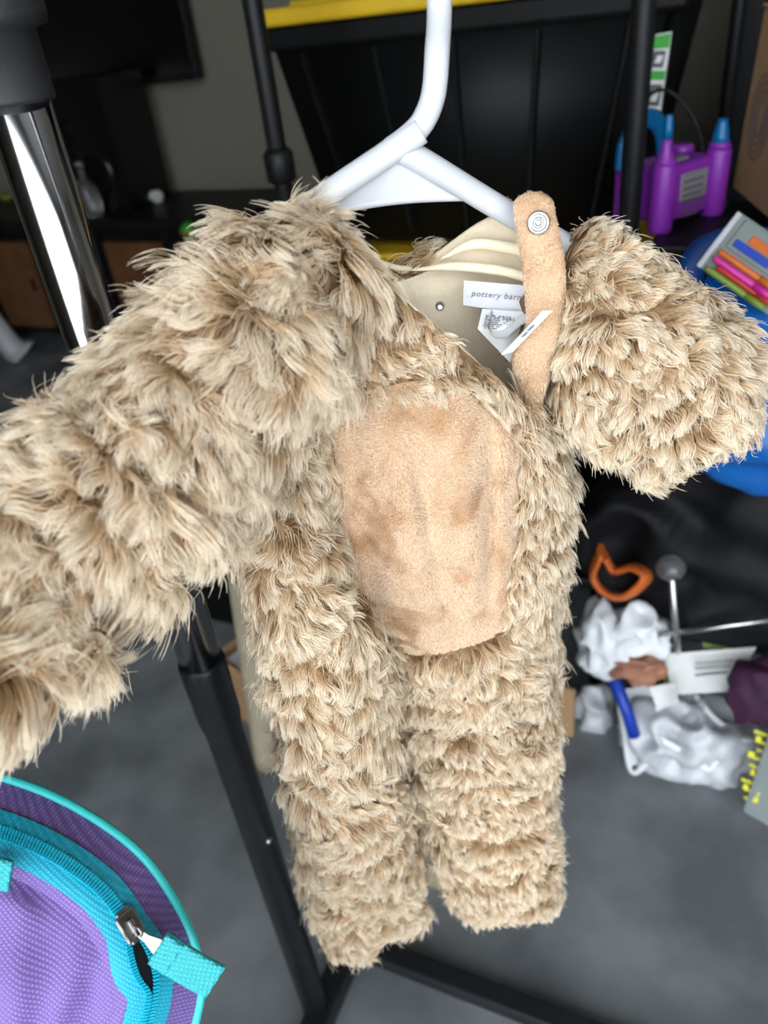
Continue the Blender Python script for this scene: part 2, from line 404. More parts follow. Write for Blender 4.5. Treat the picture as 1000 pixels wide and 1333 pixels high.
parts['sleeve_r'] = dict(G=G, T=T, period=.0165, seed=31, name='sleeve', down=.25)
G, T = loft([(350, 600, .298, 38, .03), (366, 690, .292, 46, .035), (408, 800, .293, 50, .036), (437, 920, .302, 53, .036), (456, 1040, .313, 56, .034), (472, 1120, .322, 58, .03), (482, 1172, .328, 56, .026)], 100, 80)
G, T = cap_rounded(G, T, True, bulge=.3); G, T = cap_rounded(G, T, False)
parts['leg_l'] = dict(G=G, T=T, period=.021, seed=41, name='trouser_leg', down=.8)
G, T = loft([(622, 930, .322, 84, .030), (630, 1010, .318, 74, .032), (642, 1080, .318, 66, .032), (650, 1125, .322, 62, .028), (652, 1152, .326, 61, .022)], 70, 80)
G, T = cap_rounded(G, T, True, bulge=.3); G, T = cap_rounded(G, T, False)
parts['leg_r'] = dict(G=G, T=T, period=.017, seed=51, name='trouser_leg', down=.8)
PLAB = {'torso': 'tan fur body of the costume', 'sleeve_l': 'wide tan fur sleeve nearest the chrome pole', 'sleeve_r': 'tan fur sleeve in front of the blue bag',
        'leg_l': 'long tan fur trouser leg beside the belly patch', 'leg_r': 'short tan fur trouser leg below the belly patch'}
for k, d in parts.items():
    d['G'], d['ph'] = tiers(d['G'], d['T'], d['period'], .0035, d['seed'])
    g = d['G']; d['N'] = grid_normals(g); nr, nc = g.shape[:2]
    fs = grid_faces(nr, nc)
    if k != 'torso': fs += [tuple(range(nc)), tuple((nr - 1) * nc + j for j in range(nc))]
    else: fs += [tuple((nr - 1) * nc + j for j in range(nc))]
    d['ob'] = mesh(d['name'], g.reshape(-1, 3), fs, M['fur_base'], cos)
    d['ob']['label'] = PLAB[k]
    me = d['ob'].data
    # face winding outward for the inside test
    tri = np.array(grid_faces(nr, nc)); v = g.reshape(-1, 3)
    fn = np.cross(v[tri[:, 1]] - v[tri[:, 0]], v[tri[:, 2]] - v[tri[:, 0]]); flip = (fn * d['N'].reshape(-1, 3)[tri[:, 0]]).sum() < 0
    tri = tri[:, ::-1] if flip else tri
    d['tri'] = np.vstack([tri[:, [0, 1, 2]], tri[:, [0, 2, 3]]])
    d['bvh'] = BVHTree.FromPolygons([Vector(p) for p in v], [tuple(map(int, t)) for t in tri])

# belly patch, draped over the front of the torso
PATCH = catmull_closed([(498, 505), (560, 496), (625, 520), (662, 545), (676, 590), (673, 690), (664, 780), (650, 822), (610, 840), (550, 852), (512, 838), (478, 800), (452, 720), (440, 640), (436, 570), (452, 528)], 90)
def in_poly(q, poly):
    x, y = q[:, 0], q[:, 1]; ins = np.zeros(len(q), bool); n = len(poly)
    for i in range(n):
        x1, y1 = poly[i]; x2, y2 = poly[(i + 1) % n]
        c = ((y1 > y) != (y2 > y)) & (x < (x2 - x1) * (y - y1) / (y2 - y1 + 1e-12) + x1); ins ^= c
    return ins
pc = PATCH.mean(0); rings = 26; pv = []; 
tor = parts['torso']['bvh']
def hit(px, py, off, bv=None):
    r = ray(px, py); r = r / np.linalg.norm(r)
    loc, n, i, dist = (bv or tor).ray_cast(Vector(CAM), Vector(r))
    if loc is None: return None
    n = np.array(n); n = n if n @ r < 0 else -n
    return np.array(loc) + n * off
base_patch = []
for a in range(rings + 1):
    f = a / rings
    for j in range(90):
        q = pc + (PATCH[j] - pc) * f
        h = hit(q[0], q[1], 0.0)
        base_patch.append(h if h is not None else base_patch[-1])
bp_ = np.array(base_patch).reshape(rings + 1, 90, 3)
for _ in range(14):                                     # a taut cloth: smooth the ripples away
    s = bp_.copy(); s[1:-1] = .25 * (np.roll(bp_, 1, 1) + np.roll(bp_, -1, 1))[1:-1] + .25 * (bp_[:-2] + bp_[2:]); s[0] = s[1].mean(0); bp_ = s
fr = np.linspace(0, 1, rings + 1)[:, None]
tocam = nrm(CAM - bp_.reshape(-1, 3)).reshape(bp_.shape)
PXY = pc[None, None] + (PATCH[None] - pc) * fr[..., None]
X, Y = PXY[..., 0], PXY[..., 1]
def fold(x0, y0, x1, y1, wd, f0=0., f1=1.):
    t = np.clip((Y - y0) / (y1 - y0), -.3, 1.3); dx = (X - (x0 + (x1 - x0) * t)) / wd
    return np.exp(-dx ** 2) * np.exp(-np.maximum(0, np.maximum(-t, t - 1)) ** 2 * 20)
folds = .0050 * fold(505, 560, 560, 830, 26) - .0060 * fold(552, 660, 590, 850, 14) + .0052 * fold(606, 620, 618, 830, 18) - .0058 * fold(640, 560, 636, 790, 9) + .004 * fold(660, 560, 655, 780, 11) - .006 * fold(456, 590, 494, 830, 15)
lift_ = .0085 * (1 - fr ** 6) + .003 + folds * (1 - fr ** 4)
bp_ = bp_ + tocam * lift_[..., None]
patch = mesh('belly_patch', bp_.reshape(-1, 3), grid_faces(rings + 1, 90), M['minky'], cos)
patch['label'] = 'smooth peach plush belly patch'

# ---- pile: strands rooted on the shell, leaning down the garment and gathered into locks
def grow(key, density, L0, rad, rows, cull):
    d = parts[key]; G, N, T, ph = (d[k].reshape(-1, d[k].shape[-1]) if d[k].ndim == 3 else d[k].reshape(-1) for k in ('G', 'N', 'T', 'ph'))
    tri = d['tri']; a, b, c = G[tri[:, 0]], G[tri[:, 1]], G[tri[:, 2]]
    ar = .5 * np.linalg.norm(np.cross(b - a, c - a), axis=1)
    ctr = (a + b + c) / 3; fnm = nrm(N[tri[:, 0]] + N[tri[:, 1]] + N[tri[:, 2]])
    face = (fnm * nrm(CAM - ctr)).sum(1)
    wgt = ar * np.where(face > -.25, 1.0, .12) * np.where(project(ctr)[:, 0] < -40, .3, 1.0)
    n = int(wgt.sum() * density)
    g = np.random.default_rng(d['seed'])
    ti = g.choice(len(tri), n, p=wgt / wgt.sum())
    r1, r2 = np.sqrt(g.random(n)), g.random(n); w0, w1, w2 = (1 - r1)[:, None], (r1 * (1 - r2))[:, None], (r1 * r2)[:, None]
    mixv = lambda A: A[tri[ti, 0]] * w0 + A[tri[ti, 1]] * w1 + A[tri[ti, 2]] * w2
    root = mixv(G); nn = nrm(mixv(N)); tt_ = nrm(mixv(T)); pp = mixv(ph[:, None])[:, 0]
    keep = np.ones(n, bool)
    for ok, o in parts.items():
        if ok == key: continue
        lo, hi = o['G'].reshape(-1, 3).min(0), o['G'].reshape(-1, 3).max(0)
        idx = np.where(((root > lo) & (root < hi)).all(1) & keep)[0]; fnr = o['bvh'].find_nearest
        for i in idx:
            p = Vector(root[i]); loc, nm, _, dist = fnr(p)
            if (p - loc).dot(nm) < -.008: keep[i] = False
    if cull is not None: keep &= ~cull(root, nn)
    root, nn, tt_, pp = root[keep], nn[keep], tt_[keep], pp[keep]; n = len(root)
    # lean field
    flow = tt_ * (1 - d['down']) - ZD * d['down']
    nzv = np.stack([noise3(root, .020, d['seed'] + 60 + i, 2) for i in range(3)], 1)
    flow = flow + .75 * nzv
    flow = nrm(flow - nn * (flow * nn).sum(1, keepdims=True)); side = np.cross(nn, flow)
    row = .5 + .5 * np.cos(2 * math.pi * (pp + .12))             # 1 on the crest of a tier
    lift0 = np.radians(23 + 24 * row + 13 * noise3(root, .012, d['seed'] + 90, 2))
    stray = g.random(n) < .05
    Ln = L0 * np.where(stray, 1.25, 1.0) * (.70 + .30 * row + .24 * g.random(n) + .12 * noise3(root, .03, d['seed'] + 95, 2))
    # locks
    area = ar.sum(); ncl = int(area / (.0036 ** 2))
    seeds = g.choice(n, min(ncl, n), replace=False)
    kd = KDTree(len(seeds))
    for k_, i in enumerate(seeds): kd.insert(root[i], k_)
    kd.balance(); fd = kd.find
    own = np.array([fd(p)[1] for p in root]); gi = seeds[own]
    jit = lambda s: g.normal(size=n) * s
    # every lock has its own swing and wave
    sw = g.normal(size=len(seeds)) * .30; wv = g.uniform(0, 6.28, len(seeds)); wa = g.uniform(.25, .85, len(seeds)); lf = g.normal(size=len(seeds)) * .16
    S = rows
    def strand(rt, nv, fv, sv, lift, ln, ci, loose):
        P_ = [rt - nv * .0012]; p = P_[0]
        for k in range(S - 1):
            f = (k + .5) / (S - 1)
            th = lift * (1 - f) ** .9 + (-.10) * f + lf[ci] * .7
            ang = sw[ci] * (.4 + f) + wa[ci] * np.sin(wv[ci] + f * 7.5) + loose * (.3 + f)
            dr = (np.cos(th) * np.cos(ang))[:, None] * fv + (np.cos(th) * np.sin(ang))[:, None] * sv + np.sin(th)[:, None] * nv
            dr = nrm(dr - ZD * .16 * f)
            p = p + dr * (ln / (S - 1))[:, None]; P_.append(p)
        return np.stack(P_, 1)
    st = strand(root, nn, flow, side, lift0, Ln, own, jit(.16))
    gs = strand(root[seeds], nn[seeds], flow[seeds], side[seeds], lift0[seeds], Ln[seeds] * 1.08, np.arange(len(seeds)), np.zeros(len(seeds)))
    fk = np.linspace(0, 1, S)
    cw = (g.uniform(.35, .85, n))[:, None] * fk[None] ** 1.25 * (~stray)[:, None]
    st = st + (gs[own] - st) * cw[..., None]
    if key in ('torso', 'sleeve_r', 'sleeve_l'):                 # groomed away from strap and neck opening
        hitn = np.zeros(n, bool)
        for k in range(0, S):
            q = project(st[:, k]); hitn |= in_poly(q[:, :2], STRAP) & (q[:, 2] < .40)
            if k > 1: hitn |= in_poly(q[:, :2], NECK) & (q[:, 2] < .372)
        st = st[~hitn]; n = len(st)
    if key != 'sleeve_r':
        hitn = np.zeros(n, bool)
        for k in range(1, S):
            q = project(st[:, k]); hitn |= in_poly(q[:, :2], PCORE) & (q[:, 2] < .45)
        st = st[~hitn]; n = len(st)
    hc_ = bpy.data.hair_curves.new('fur'); hc_.add_curves([S] * n)
    hc_.position_data.foreach_set('vector', st.astype(np.float32).ravel()) if hasattr(hc_, 'position_data') else hc_.attributes['position'].data.foreach_set('vector', st.astype(np.float32).ravel())
    ra = hc_.attributes.get('radius') or hc_.attributes.new('radius', 'FLOAT', 'POINT')
    prof = rad * np.array([1.0, 1.0, .95, .85, .65, .3][:S] if S == 6 else np.interp(np.linspace(0, 1, S), [0, .5, .85, 1], [1, .95, .7, .25]))
    ra.data.foreach_set('value', np.tile(prof, n).astype(np.float32))
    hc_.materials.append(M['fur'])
    o = bpy.data.objects.new('fur', hc_); link(o, d['ob'], kind='stuff')
    return n
PIN = pc + (PATCH - pc) * .955
PCORE = pc + (PATCH - pc) * np.where((PATCH[:, 1:2] < 560) & (PATCH[:, 0:1] < 600), .80, .93)
STRAP = np.array([(668, 262), (722, 262), (735, 340), (735, 400), (722, 462), (712, 492), (688, 492), (682, 430), (676, 350)], float)
NECK = np.array([(540, 360), (600, 352), (672, 330), (690, 420), (690, 500), (640, 452), (600, 418), (570, 392)], float)
def cull_torso(r, n):
    q = project(r); f = (n * nrm(CAM - r)).sum(1) > -.1
    return in_poly(q[:, :2], PIN) & f
def cull_patch(r, n):
    q = project(r); return in_poly(q[:, :2], pc + (PATCH - pc) * .93) & (q[:, 0] > 470)
tot = 0
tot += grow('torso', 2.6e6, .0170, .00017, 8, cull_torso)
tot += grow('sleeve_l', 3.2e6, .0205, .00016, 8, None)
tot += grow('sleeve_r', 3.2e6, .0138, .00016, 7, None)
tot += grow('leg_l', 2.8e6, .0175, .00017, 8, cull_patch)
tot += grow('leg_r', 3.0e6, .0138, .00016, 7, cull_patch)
print('STRANDS', tot)

# ---- lining, strap, snaps and labels of the costume
tn = grid_normals(parts['torso']['G'])
li = (tg - grid_normals(tg) * np.interp(np.arange(110), [0, 6, 20], [.001, .0045, .0085])[:, None, None])[:56]
lin = mesh('lining', li.reshape(-1, 3), grid_faces(56, NS), M['lining'], cos)
lin['label'] = 'cream cotton lining inside the neck'
edge = tg[0]
tube('neck_piping', np.vstack([edge, edge[:2]]), .0014, M['lining'], lin, 8, cap=False)
# soft folds of lining behind the strap
for k, (pts, r) in enumerate([([(572, 338, .341), (615, 318, .340), (660, 322, .337), (690, 330, .335)], .0026), ([(535, 352, .342), (590, 347, .340), (650, 352, .336), (690, 362, .334)], .0022)]):
    tube('lining_fold', catmull([PH(*q) for q in pts], 24), np.interp(np.linspace(0, 1, 24), [0, .35, 1], [.0004, r, r]), M['lining'], lin, 10)
# strap
sl = catmull([(669, 277, 0), (673, 300, 0), (679, 350, 0), (685, 400, 0), (682, 430, 0), (666, 464, 0), (672, 490, 0), (690, 528, 0)], 40)[:, :2]
sr = catmull([(723, 277, 0), (728, 300, 0), (736, 345, 0), (736, 395, 0), (728, 440, 0), (718, 475, 0), (712, 500, 0), (704, 528, 0)], 40)[:, :2]
top_c = (695, 270)
rows_ = []
for a in np.linspace(85, 4, 9):                          # rounded head of the strap
    w_ = 27 * math.cos(math.radians(a)); hgt = 19 * math.sin(math.radians(a))
    rows_.append(((695 - w_, 269 - hgt), (695 + w_, 269 - hgt)))
rows_ += [(tuple(l), tuple(r)) for l, r in zip(sl, sr)]
SD = np.interp(np.linspace(0, 1, len(rows_)), [0, .35, .7, 1], [.323, .314, .307, .314])
def band(rws, Ds, th, ncol=12, bow=.003):
    front, back = [], []
    for (l, r), D in zip(rws, Ds):
        a, b = PH(*l, D), PH(*r, D); v = nrm(CAM - (a + b) / 2)
        for j in range(ncol):
            f = j / (ncol - 1); e = 1 - (2 * f - 1) ** 4
            front.append(a + (b - a) * f + v * (bow * e)); back.append(a + (b - a) * f - v * (th * e))
    n = len(rws) * ncol
    vs = np.array(front + back)
    fs = grid_faces(len(rws), ncol, False) + [f[::-1] for f in grid_faces(len(rws), ncol, False, n)]
    for i in range(len(rws) - 1):
        fs.append((i * ncol, (i + 1) * ncol, n + (i + 1) * ncol, n + i * ncol)); k = ncol - 1
        fs.append((i * ncol + k, n + i * ncol + k, n + (i + 1) * ncol + k, (i + 1) * ncol + k))
    fs.append(tuple(range(ncol)) + tuple(n + j for j in range(ncol - 1, -1, -1)))
    return vs, fs
vs, fs = band(rows_, SD, .0025)
strap = mesh('shoulder_strap', vs, fs, M['minky'], cos); strap['label'] = 'peach plush shoulder strap with metal snap'
sc_ = PH(703, 290, .3172); sax = nrm(CAM - sc_ + UD * -.03)
sc_ = sc_ + sax * .0052
sn = lathe('snap', sc_, sax, [(.0042, 0), (.0044, .0008), (.0040, .0014), (.0033, .0014), (.0029, .0008), (.0020, .0008), (.0019, .0018), (.0014, .0020), (.0011, .0010), (.0004, .0010)], M['steel'], strap, 28)
sn['label'] = 'silver metal snap ring'
s2 = PH(573, 399, .2935); lathe('snap', s2, nrm(CAM - s2 + ZD * .1), [(.0018, 0), (.0018, .0006), (.001, .0014)], M['steel'], cos, 14)
def fuzz(ob, density, L, seed, m):
    """short dense nap of plush cloth"""
    me = ob.data; me.calc_loop_triangles(); v = np.array([x.co for x in me.vertices]); vn = np.array([x.normal for x in me.vertices])
    t = np.array([x.vertices for x in me.loop_triangles]); g = np.random.default_rng(seed)
    fn = np.cross(v[t[:, 1]] - v[t[:, 0]], v[t[:, 2]] - v[t[:, 0]]); ar = .5 * np.linalg.norm(fn, axis=1)
    ctr = v[t].mean(1); out = nrm(fn); sg = np.sign((out * (CAM - ctr)).sum(1)); 
    n = int(ar.sum() * density); ti = g.choice(len(t), n, p=ar / ar.sum()); r1, r2 = np.sqrt(g.random(n)), g.random(n)
    root = v[t[ti, 0]] * (1 - r1)[:, None] + v[t[ti, 1]] * (r1 * (1 - r2))[:, None] + v[t[ti, 2]] * (r1 * r2)[:, None]
    nn = nrm(vn[t[ti, 0]]); nn = nn * np.sign((nn * (CAM - root)).sum(1))[:, None]
    nap = np.stack([noise3(root, .016, seed + i, 3) for i in range(3)], 1) * 1.15 - ZD * .7 + g.normal(size=(n, 3)) * .18
    nap = nap - nn * (nap * nn).sum(1, keepdims=True)
    d1 = nrm(nn + nap * .7); d2 = nrm(nn * .6 + nap)
    st = np.stack([root - nn * .0002, root + d1 * L * .5, root + d1 * L * .5 + d2 * (L * .5 * g.uniform(.6, 1.2, n))[:, None]], 1)
    hc_ = bpy.data.hair_curves.new('nap'); hc_.add_curves([3] * n)
    hc_.attributes['position'].data.foreach_set('vector', st.astype(np.float32).ravel())
    ra = hc_.attributes.get('radius') or hc_.attributes.new('radius', 'FLOAT', 'POINT')
    ra.data.foreach_set('value', np.tile([.00012, .00010, .00004], n).astype(np.float32)); hc_.materials.append(m)
    link(bpy.data.objects.new('nap', hc_), ob, kind='stuff')
fuzz(patch, 5.0e6, .0014, 501, M['plush']); fuzz(strap, 4.0e6, .0012, 511, M['plush'])
# woven brand label on the lining, care label and folded size tag
def quad_patch(name, crn, Ds, nu, nv, m, parent, bulge=0.0, th=.0006):
    (a, b, c, d) = [PH(*p, D) for p, D in zip(crn, Ds)]
    v = nrm(CAM - (a + c) / 2); g = []
    for i in range(nv):
        t = i / (nv - 1)
        for j in range(nu):
            s = j / (nu - 1)
            p = (a * (1 - s) + b * s) * (1 - t) + (d * (1 - s) + c * s) * t
            g.append(p + v * bulge * math.sin(math.pi * s) * math.sin(math.pi * t))
    g = np.array(g); n = len(g)
    vs = np.vstack([g, g - v * th]); F_ = grid_faces(nv, nu, False)
    fs = F_ + [tuple(k + n for k in f[::-1]) for f in F_]
    return mesh(name, vs, fs, m, parent), (a, b, c, d, v)
def text(name, body, origin, xdir, ydir, size, m, parent, shear=0.0, ext=.00005, spacing=1.0):
    cu = bpy.data.curves.new(name, 'FONT'); cu.body = body; cu.size = size; cu.extrude = ext; cu.shear = shear; cu.space_character = spacing
    cu.materials.append(m); cu.resolution_u = 2
    o = bpy.data.objects.new(name, cu); link(o, parent)
    x = nrm(xdir); z = nrm(np.cross(x, ydir)); mw = frame(origin, x, z)
    bpy.context.view_layer.update()
    me = bpy.data.meshes.new_from_object(o.evaluated_get(bpy.context.evaluated_depsgraph_get())); me.name = name
    bpy.data.objects.remove(o); me.transform(mw)
    if not me.materials: me.materials.append(m)
    return link(bpy.data.objects.new(name, me), parent)
LD = .331
lab, (a, b, c, d_, v_) = quad_patch('brand_label', [(604, 365), (690, 372), (690, 411), (603, 397)], (LD, LD - .002, LD - .002, LD), 8, 4, M['label_white'], cos)
lab['label'] = 'white woven brand label with grey lettering'
text('lettering', 'pottery barn kids', a + (b - a) * .12 + (d_ - a) * .60 + v_ * .0006, b - a, a - d_, .0036, M['ink_grey'], lab, shear=.2, spacing=1.15)
# care label: a loop of satin ribbon
def ribbon(name, pts, wid, m, parent, n=40, th=.0004):
    p = catmull([PH(*q) for q in pts], n); T_ = nrm(np.gradient(p, axis=0))
    vs = []; 
    wdv = wid if isinstance(wid, np.ndarray) else None
    for k in range(n):
        w_ = wdv if wdv is not None else wid
        vs += [p[k] - w_ / 2, p[k] + w_ / 2]
    vs = np.array(vs); nn = np.array([np.cross(T_[k], nrm(wdv)) for k in range(n)]).repeat(2, 0)
    N_ = len(vs); F_ = grid_faces(n, 2, False)
    return mesh(name, np.vstack([vs, vs + nn * th]), F_ + [tuple(k + N_ for k in f[::-1]) for f in F_], m, parent)
care, (a, b, c, d_, v_) = quad_patch('care_label', [(628, 402), (684, 406), (664, 472), (622, 428)], (.3285, .327, .320, .324), 10, 10, M['satin'], cos, bulge=.003)
care['label'] = 'white satin care label with tiny grey print'
text('lettering', '24 Mos', PH(641, 417, .3195), PH(660, 418, .3195) - PH(641, 417, .3195), PH(641, 407, .3205) - PH(641, 417, .3195), .0032, M['ink_grey'], care)
bm = bmesh.new()
for k in range(7):
    t = .30 + .10 * k; s1 = .85 - .05 * k
    p0 = a + (b - a) * .12 + (d_ - a) * t + v_ * (.0012 + .002 * math.sin(math.pi * min(1, t))); p1 = p0 + (b - a) * (s1 - .12) * (1 - .25 * t)
    for q in range(9):
        if random.random() < .2: continue
        e0 = p0 + (p1 - p0) * (q / 9); e1 = p0 + (p1 - p0) * ((q + .75) / 9); dn = nrm(d_ - a) * .00055
        bm.faces.new([bm.verts.new(x) for x in (e0, e1, e1 + dn, e0 + dn)])
from_bm('fine_print', bm, M['ink_grey'], care)
wdir = nrm(RW @ np.array([.75, -.6, .2]))
loop = ribbon('care_loop', [(640, 404, .3255), (636, 420, .322), (643, 434, .318), (660, 434, .316), (676, 420, .3165), (690, 412, .3165)], nrm(RW @ np.array([.1, -.5, .85])) * .011, M['satin'], care)
tag_, (a, b, c, d_, v_) = quad_patch('size_tag', [(652, 462), (706, 405), (720, 404), (668, 458)], (.3035, .3005, .2995, .3020), 10, 6, M['satin'], cos, bulge=.0015, th=.0012)
tag_['label'] = 'folded white satin tag crossing the strap'
bm = bmesh.new()
for (s0, s1_) in ((.38, .50), (.52, .66)):
    pa = a + (b - a) * s0 + (d_ - a) * .35 + v_ * .0016; pb = a + (b - a) * s1_ + (d_ - a) * .35 + v_ * .0016; dn = (d_ - a) * .3
    bm.faces.new([bm.verts.new(x) for x in (pa, pb, pb + dn, pa + dn)])
from_bm('print_mark', bm, M['ink_grey'], tag_)

# ------------------------------------------------------------------ purple zip bag on a stool
bagE = empty('zip_bag', label='purple woven bag with turquoise piping and open turquoise zip', cat='bag')
OUT = catmull_closed([(-480, 1300), (-430, 1110), (-290, 1000), (-130, 985), (0, 1012), (95, 1050), (178, 1108), (228, 1175), (255, 1235), (262, 1290), (235, 1400), (190, 1540), (90, 1660), (-100, 1720), (-320, 1690), (-450, 1560)], 240)
inn = np.array([-95, 1380.])
def bag_pt(j, s):
    """s=0 back seam, 1 = front edge of the gusset"""
    o = OUT[j]; q = o + (inn - o) / np.linalg.norm(inn - o) * (s * 118)
    d = .322 - .030 * math.sin(s * math.pi / 2) 
    return q, d
def outw(pts):
    g = np.array(pts); return g
seam = np.array([P(*OUT[j], .322) for j in range(240)])
gus = np.array([[P(*bag_pt(j, s)[0], bag_pt(j, s)[1]) for j in range(240)] for s in np.linspace(0, 1, 14)])
q1 = np.array([bag_pt(j, 1.0)[0] for j in range(240)])
front = []
for s in np.linspace(0, 1, 22)[1:]:
    ring = inn + (q1 - inn) * (1 - s) ** 1.0
    dd = .292 - .020 * math.sin(s * math.pi / 2)
    front.append([P(*ring[j], dd) for j in range(240)])
fg = np.concatenate([gus[-1:], np.array(front)])
fp = fg.reshape(-1, 3); dn_ = nrm(CAM - fp)
wr = .0022 * noise3(fp, .03, 401, 2) + .0016 * np.sin(fp @ nrm(np.array([1., .5, -.8])) * 260 + 2 * noise3(fp, .05, 402))
wr = wr.reshape(fg.shape[:2]); wr[0] = 0; wr[1] *= .3
fg = fg + (dn_.reshape(fg.shape) * wr[..., None])
back = np.array([[P(*(inn + (OUT[j] - inn) * (1 - s)), .322 + .012 * math.sin(s * math.pi / 2)) for j in range(240)] for s in np.linspace(0, 1, 6)])
def uv_mesh(name, G, closed, m, parent, **kw):
    nr, nc = G.shape[:2]; o = mesh(name, G.reshape(-1, 3), grid_faces(nr, nc, closed), m, parent, **kw)
    uvl = o.data.uv_layers.new(name='UVMap')
    c = np.concatenate([[0], np.cumsum(np.linalg.norm(np.diff(G[0], axis=0), axis=1))]); r = np.concatenate([[0], np.cumsum(np.linalg.norm(np.diff(G, axis=0), axis=2).mean(1))])
    nv = nr * nc; li_ = np.empty(len(o.data.loops), int); o.data.loops.foreach_get('vertex_index', li_)
    # plain planar coordinates in metres keep the threads even
    X_, Y_ = UV2(G.reshape(-1, 3)) if parent is bagE else (np.tile(c, nr), np.repeat(r, nc))
    uvs = np.stack([X_[li_], Y_[li_]], 1); uvl.data.foreach_set('uv', uvs.astype(np.float32).ravel())
    return o
_bx, _by = nrm(seam[60] - seam[0]), None
_bn = nrm(np.cross(seam[60] - seam[0], seam[120] - seam[0])); _by = np.cross(_bn, _bx)
def UV2(p): return p @ _bx, p @ _by
uv_mesh('front_panel', fg, True, M['purple_weave'], bagE)
gp = uv_mesh('gusset', gus, True, M['purple_weave'], bagE)
uv_mesh('back_panel', back, True, M['purple_weave'], bagE)
tube('piping', np.vstack([seam, seam[:3]]), .0021, M['piping'], bagE, 10, cap=False)
# zip: tape halves, coil teeth, slider and pull on the gusset, between outline stations J0..J1
def gst(jf, s, off=0.0):
    j0 = int(math.floor(jf)) % 240; f = jf - math.floor(jf); j1 = (j0 + 1) % 240
    sp = s * 13; i0 = min(int(sp), 12); g = sp - i0
    p = (gus[i0][j0] * (1 - f) + gus[i0][j1] * f) * (1 - g) + (gus[i0 + 1][j0] * (1 - f) + gus[i0 + 1][j1] * f) * g
    nrm_ = nrm(np.cross(gus[min(i0 + 1, 13)][j0] - gus[i0][j0], gus[i0][j1] - gus[i0][j0])); nrm_ = nrm_ if nrm_ @ (CAM - p) > 0 else -nrm_
    return p + nrm_ * off
def outline_j(px, py): return int(np.argmin(np.hypot(OUT[:, 0] - px, OUT[:, 1] - py)))
JA, JS, JE = outline_j(-260, 990), outline_j(222, 1165), outline_j(240, 1385)
def tape(s0, s1, j0, j1, opn, m, name, off=.0011, nn=90):
    js = np.linspace(j0, j1, nn); G_ = []
    for j in js:
        o = opn(j); G_.append([gst(j, s0 + (s1 - s0) * t + o, off) for t in np.linspace(0, 1, 6)])
    return uv_mesh(name, np.array(G_), False, m, bagE)
SZ = .60
def opening(j): 
    t = (j - JS) / (JE - JS); return 0.0 if t < 0 else .10 * math.sin(min(1, max(0, t / .62)) * math.pi)
zt = tape(SZ - .24, SZ - .03, JA, JE, lambda j: -opening(j) * .4, M['teal_tape'], 'zip_tape')
zt2 = tape(SZ + .03, SZ + .26, JA, JE, lambda j: opening(j), M['teal_tape'], 'zip_tape')
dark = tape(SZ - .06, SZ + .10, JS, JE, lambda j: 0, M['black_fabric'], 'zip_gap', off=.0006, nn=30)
bm = bmesh.new()
def tooth(p, along, across, up, l, wd, h):
    M_ = Matrix.Identity(4)
    for i in range(3): M_[i][0], M_[i][1], M_[i][2], M_[i][3] = along[i], across[i], up[i], p[i]
    add_box(bm, (-l / 2, -wd / 2, 0), (l / 2, wd / 2, h), 0, 1, M_)
arcl = 0
js = np.arange(JA, JE, .02); pj = np.array([gst(j, SZ) for j in js]); cl = np.concatenate([[0], np.cumsum(np.linalg.norm(np.diff(pj, axis=0), axis=1))])
for k, dist in enumerate(np.arange(0, cl[-1], .00125)):
    j = float(np.interp(dist, cl, js)); al = nrm(gst(j + .3, SZ) - gst(j - .3, SZ)); ac = nrm(gst(j, SZ + .05) - gst(j, SZ - .05)); up_ = np.cross(al, ac); up_ = up_ if up_ @ (CAM - gst(j, SZ)) > 0 else -up_
    o = opening(j)
    for sgn in (-1, 1):
        tooth(gst(j, SZ + sgn * .036 + (o if sgn > 0 else -o * .4), .0012), al, ac, up_, .0009, .0024, .0010)
teeth = from_bm('zip_teeth', bm, M['coil'], bagE)
# slider
js_ = JS + 0.0; p = gst(js_, SZ, .0022); al = nrm(gst(js_ + 1, SZ) - gst(js_ - 1, SZ)); ac = nrm(gst(js_, SZ + .05) - gst(js_, SZ - .05)); up_ = nrm(np.cross(al, ac)); up_ = up_ if up_ @ (CAM - p) > 0 else -up_
ac = np.cross(up_, al)
def loc_m(o):
    m = Matrix.Identity(4)
    for i in range(3): m[i][0], m[i][1], m[i][2], m[i][3] = al[i], ac[i], up_[i], o[i]
    return m
bm = bmesh.new(); add_box(bm, (-.0055, -.0042, 0), (.0055, .0042, .0016), .0007, 2, loc_m(p)); add_box(bm, (-.0068, -.0028, 0), (.0068, .0028, .0013), .0005, 2, loc_m(p)); add_box(bm, (-.0025, -.0012, .001), (.0035, .0012, .0034), .0008, 2, loc_m(p))
sld = from_bm('zip_slider', bm, M['gunmetal'], bagE)
rc = p + up_ * .0034 + al * .003
tube('pull_ring', arc3(rc, al, up_, .0022, 0, 360, 20), .0006, M['gunmetal'], sld, 8, cap=False)
pa = RW @ nrm(np.array([.84, .54, -.10])); pb = nrm(RW @ np.array([.54, -.84, 0])); pn = np.cross(pa, pb)
def pm(o):
    m = Matrix.Identity(4)
    for i in range(3): m[i][0], m[i][1], m[i][2], m[i][3] = pa[i], pb[i], pn[i], o[i]
    return m
bm = bmesh.new()
o_ = rc + pa * .0015
vs_ = [(0, -.0014), (.003, -.0016), (.0075, -.0030), (.0095, -.0032), (.0095, .0032), (.0075, .0030), (.003, .0016), (0, .0014)]
bot = [bm.verts.new((x, y, -.0005)) for x, y in vs_]; top = [bm.verts.new((x, y, .0005)) for x, y in vs_]
bm.faces.new(bot[::-1]); bm.faces.new(top)
for i in range(8): bm.faces.new((bot[i], bot[(i + 1) % 8], top[(i + 1) % 8], top[i]))
bmesh.ops.transform(bm, matrix=pm(o_), verts=bm.verts)
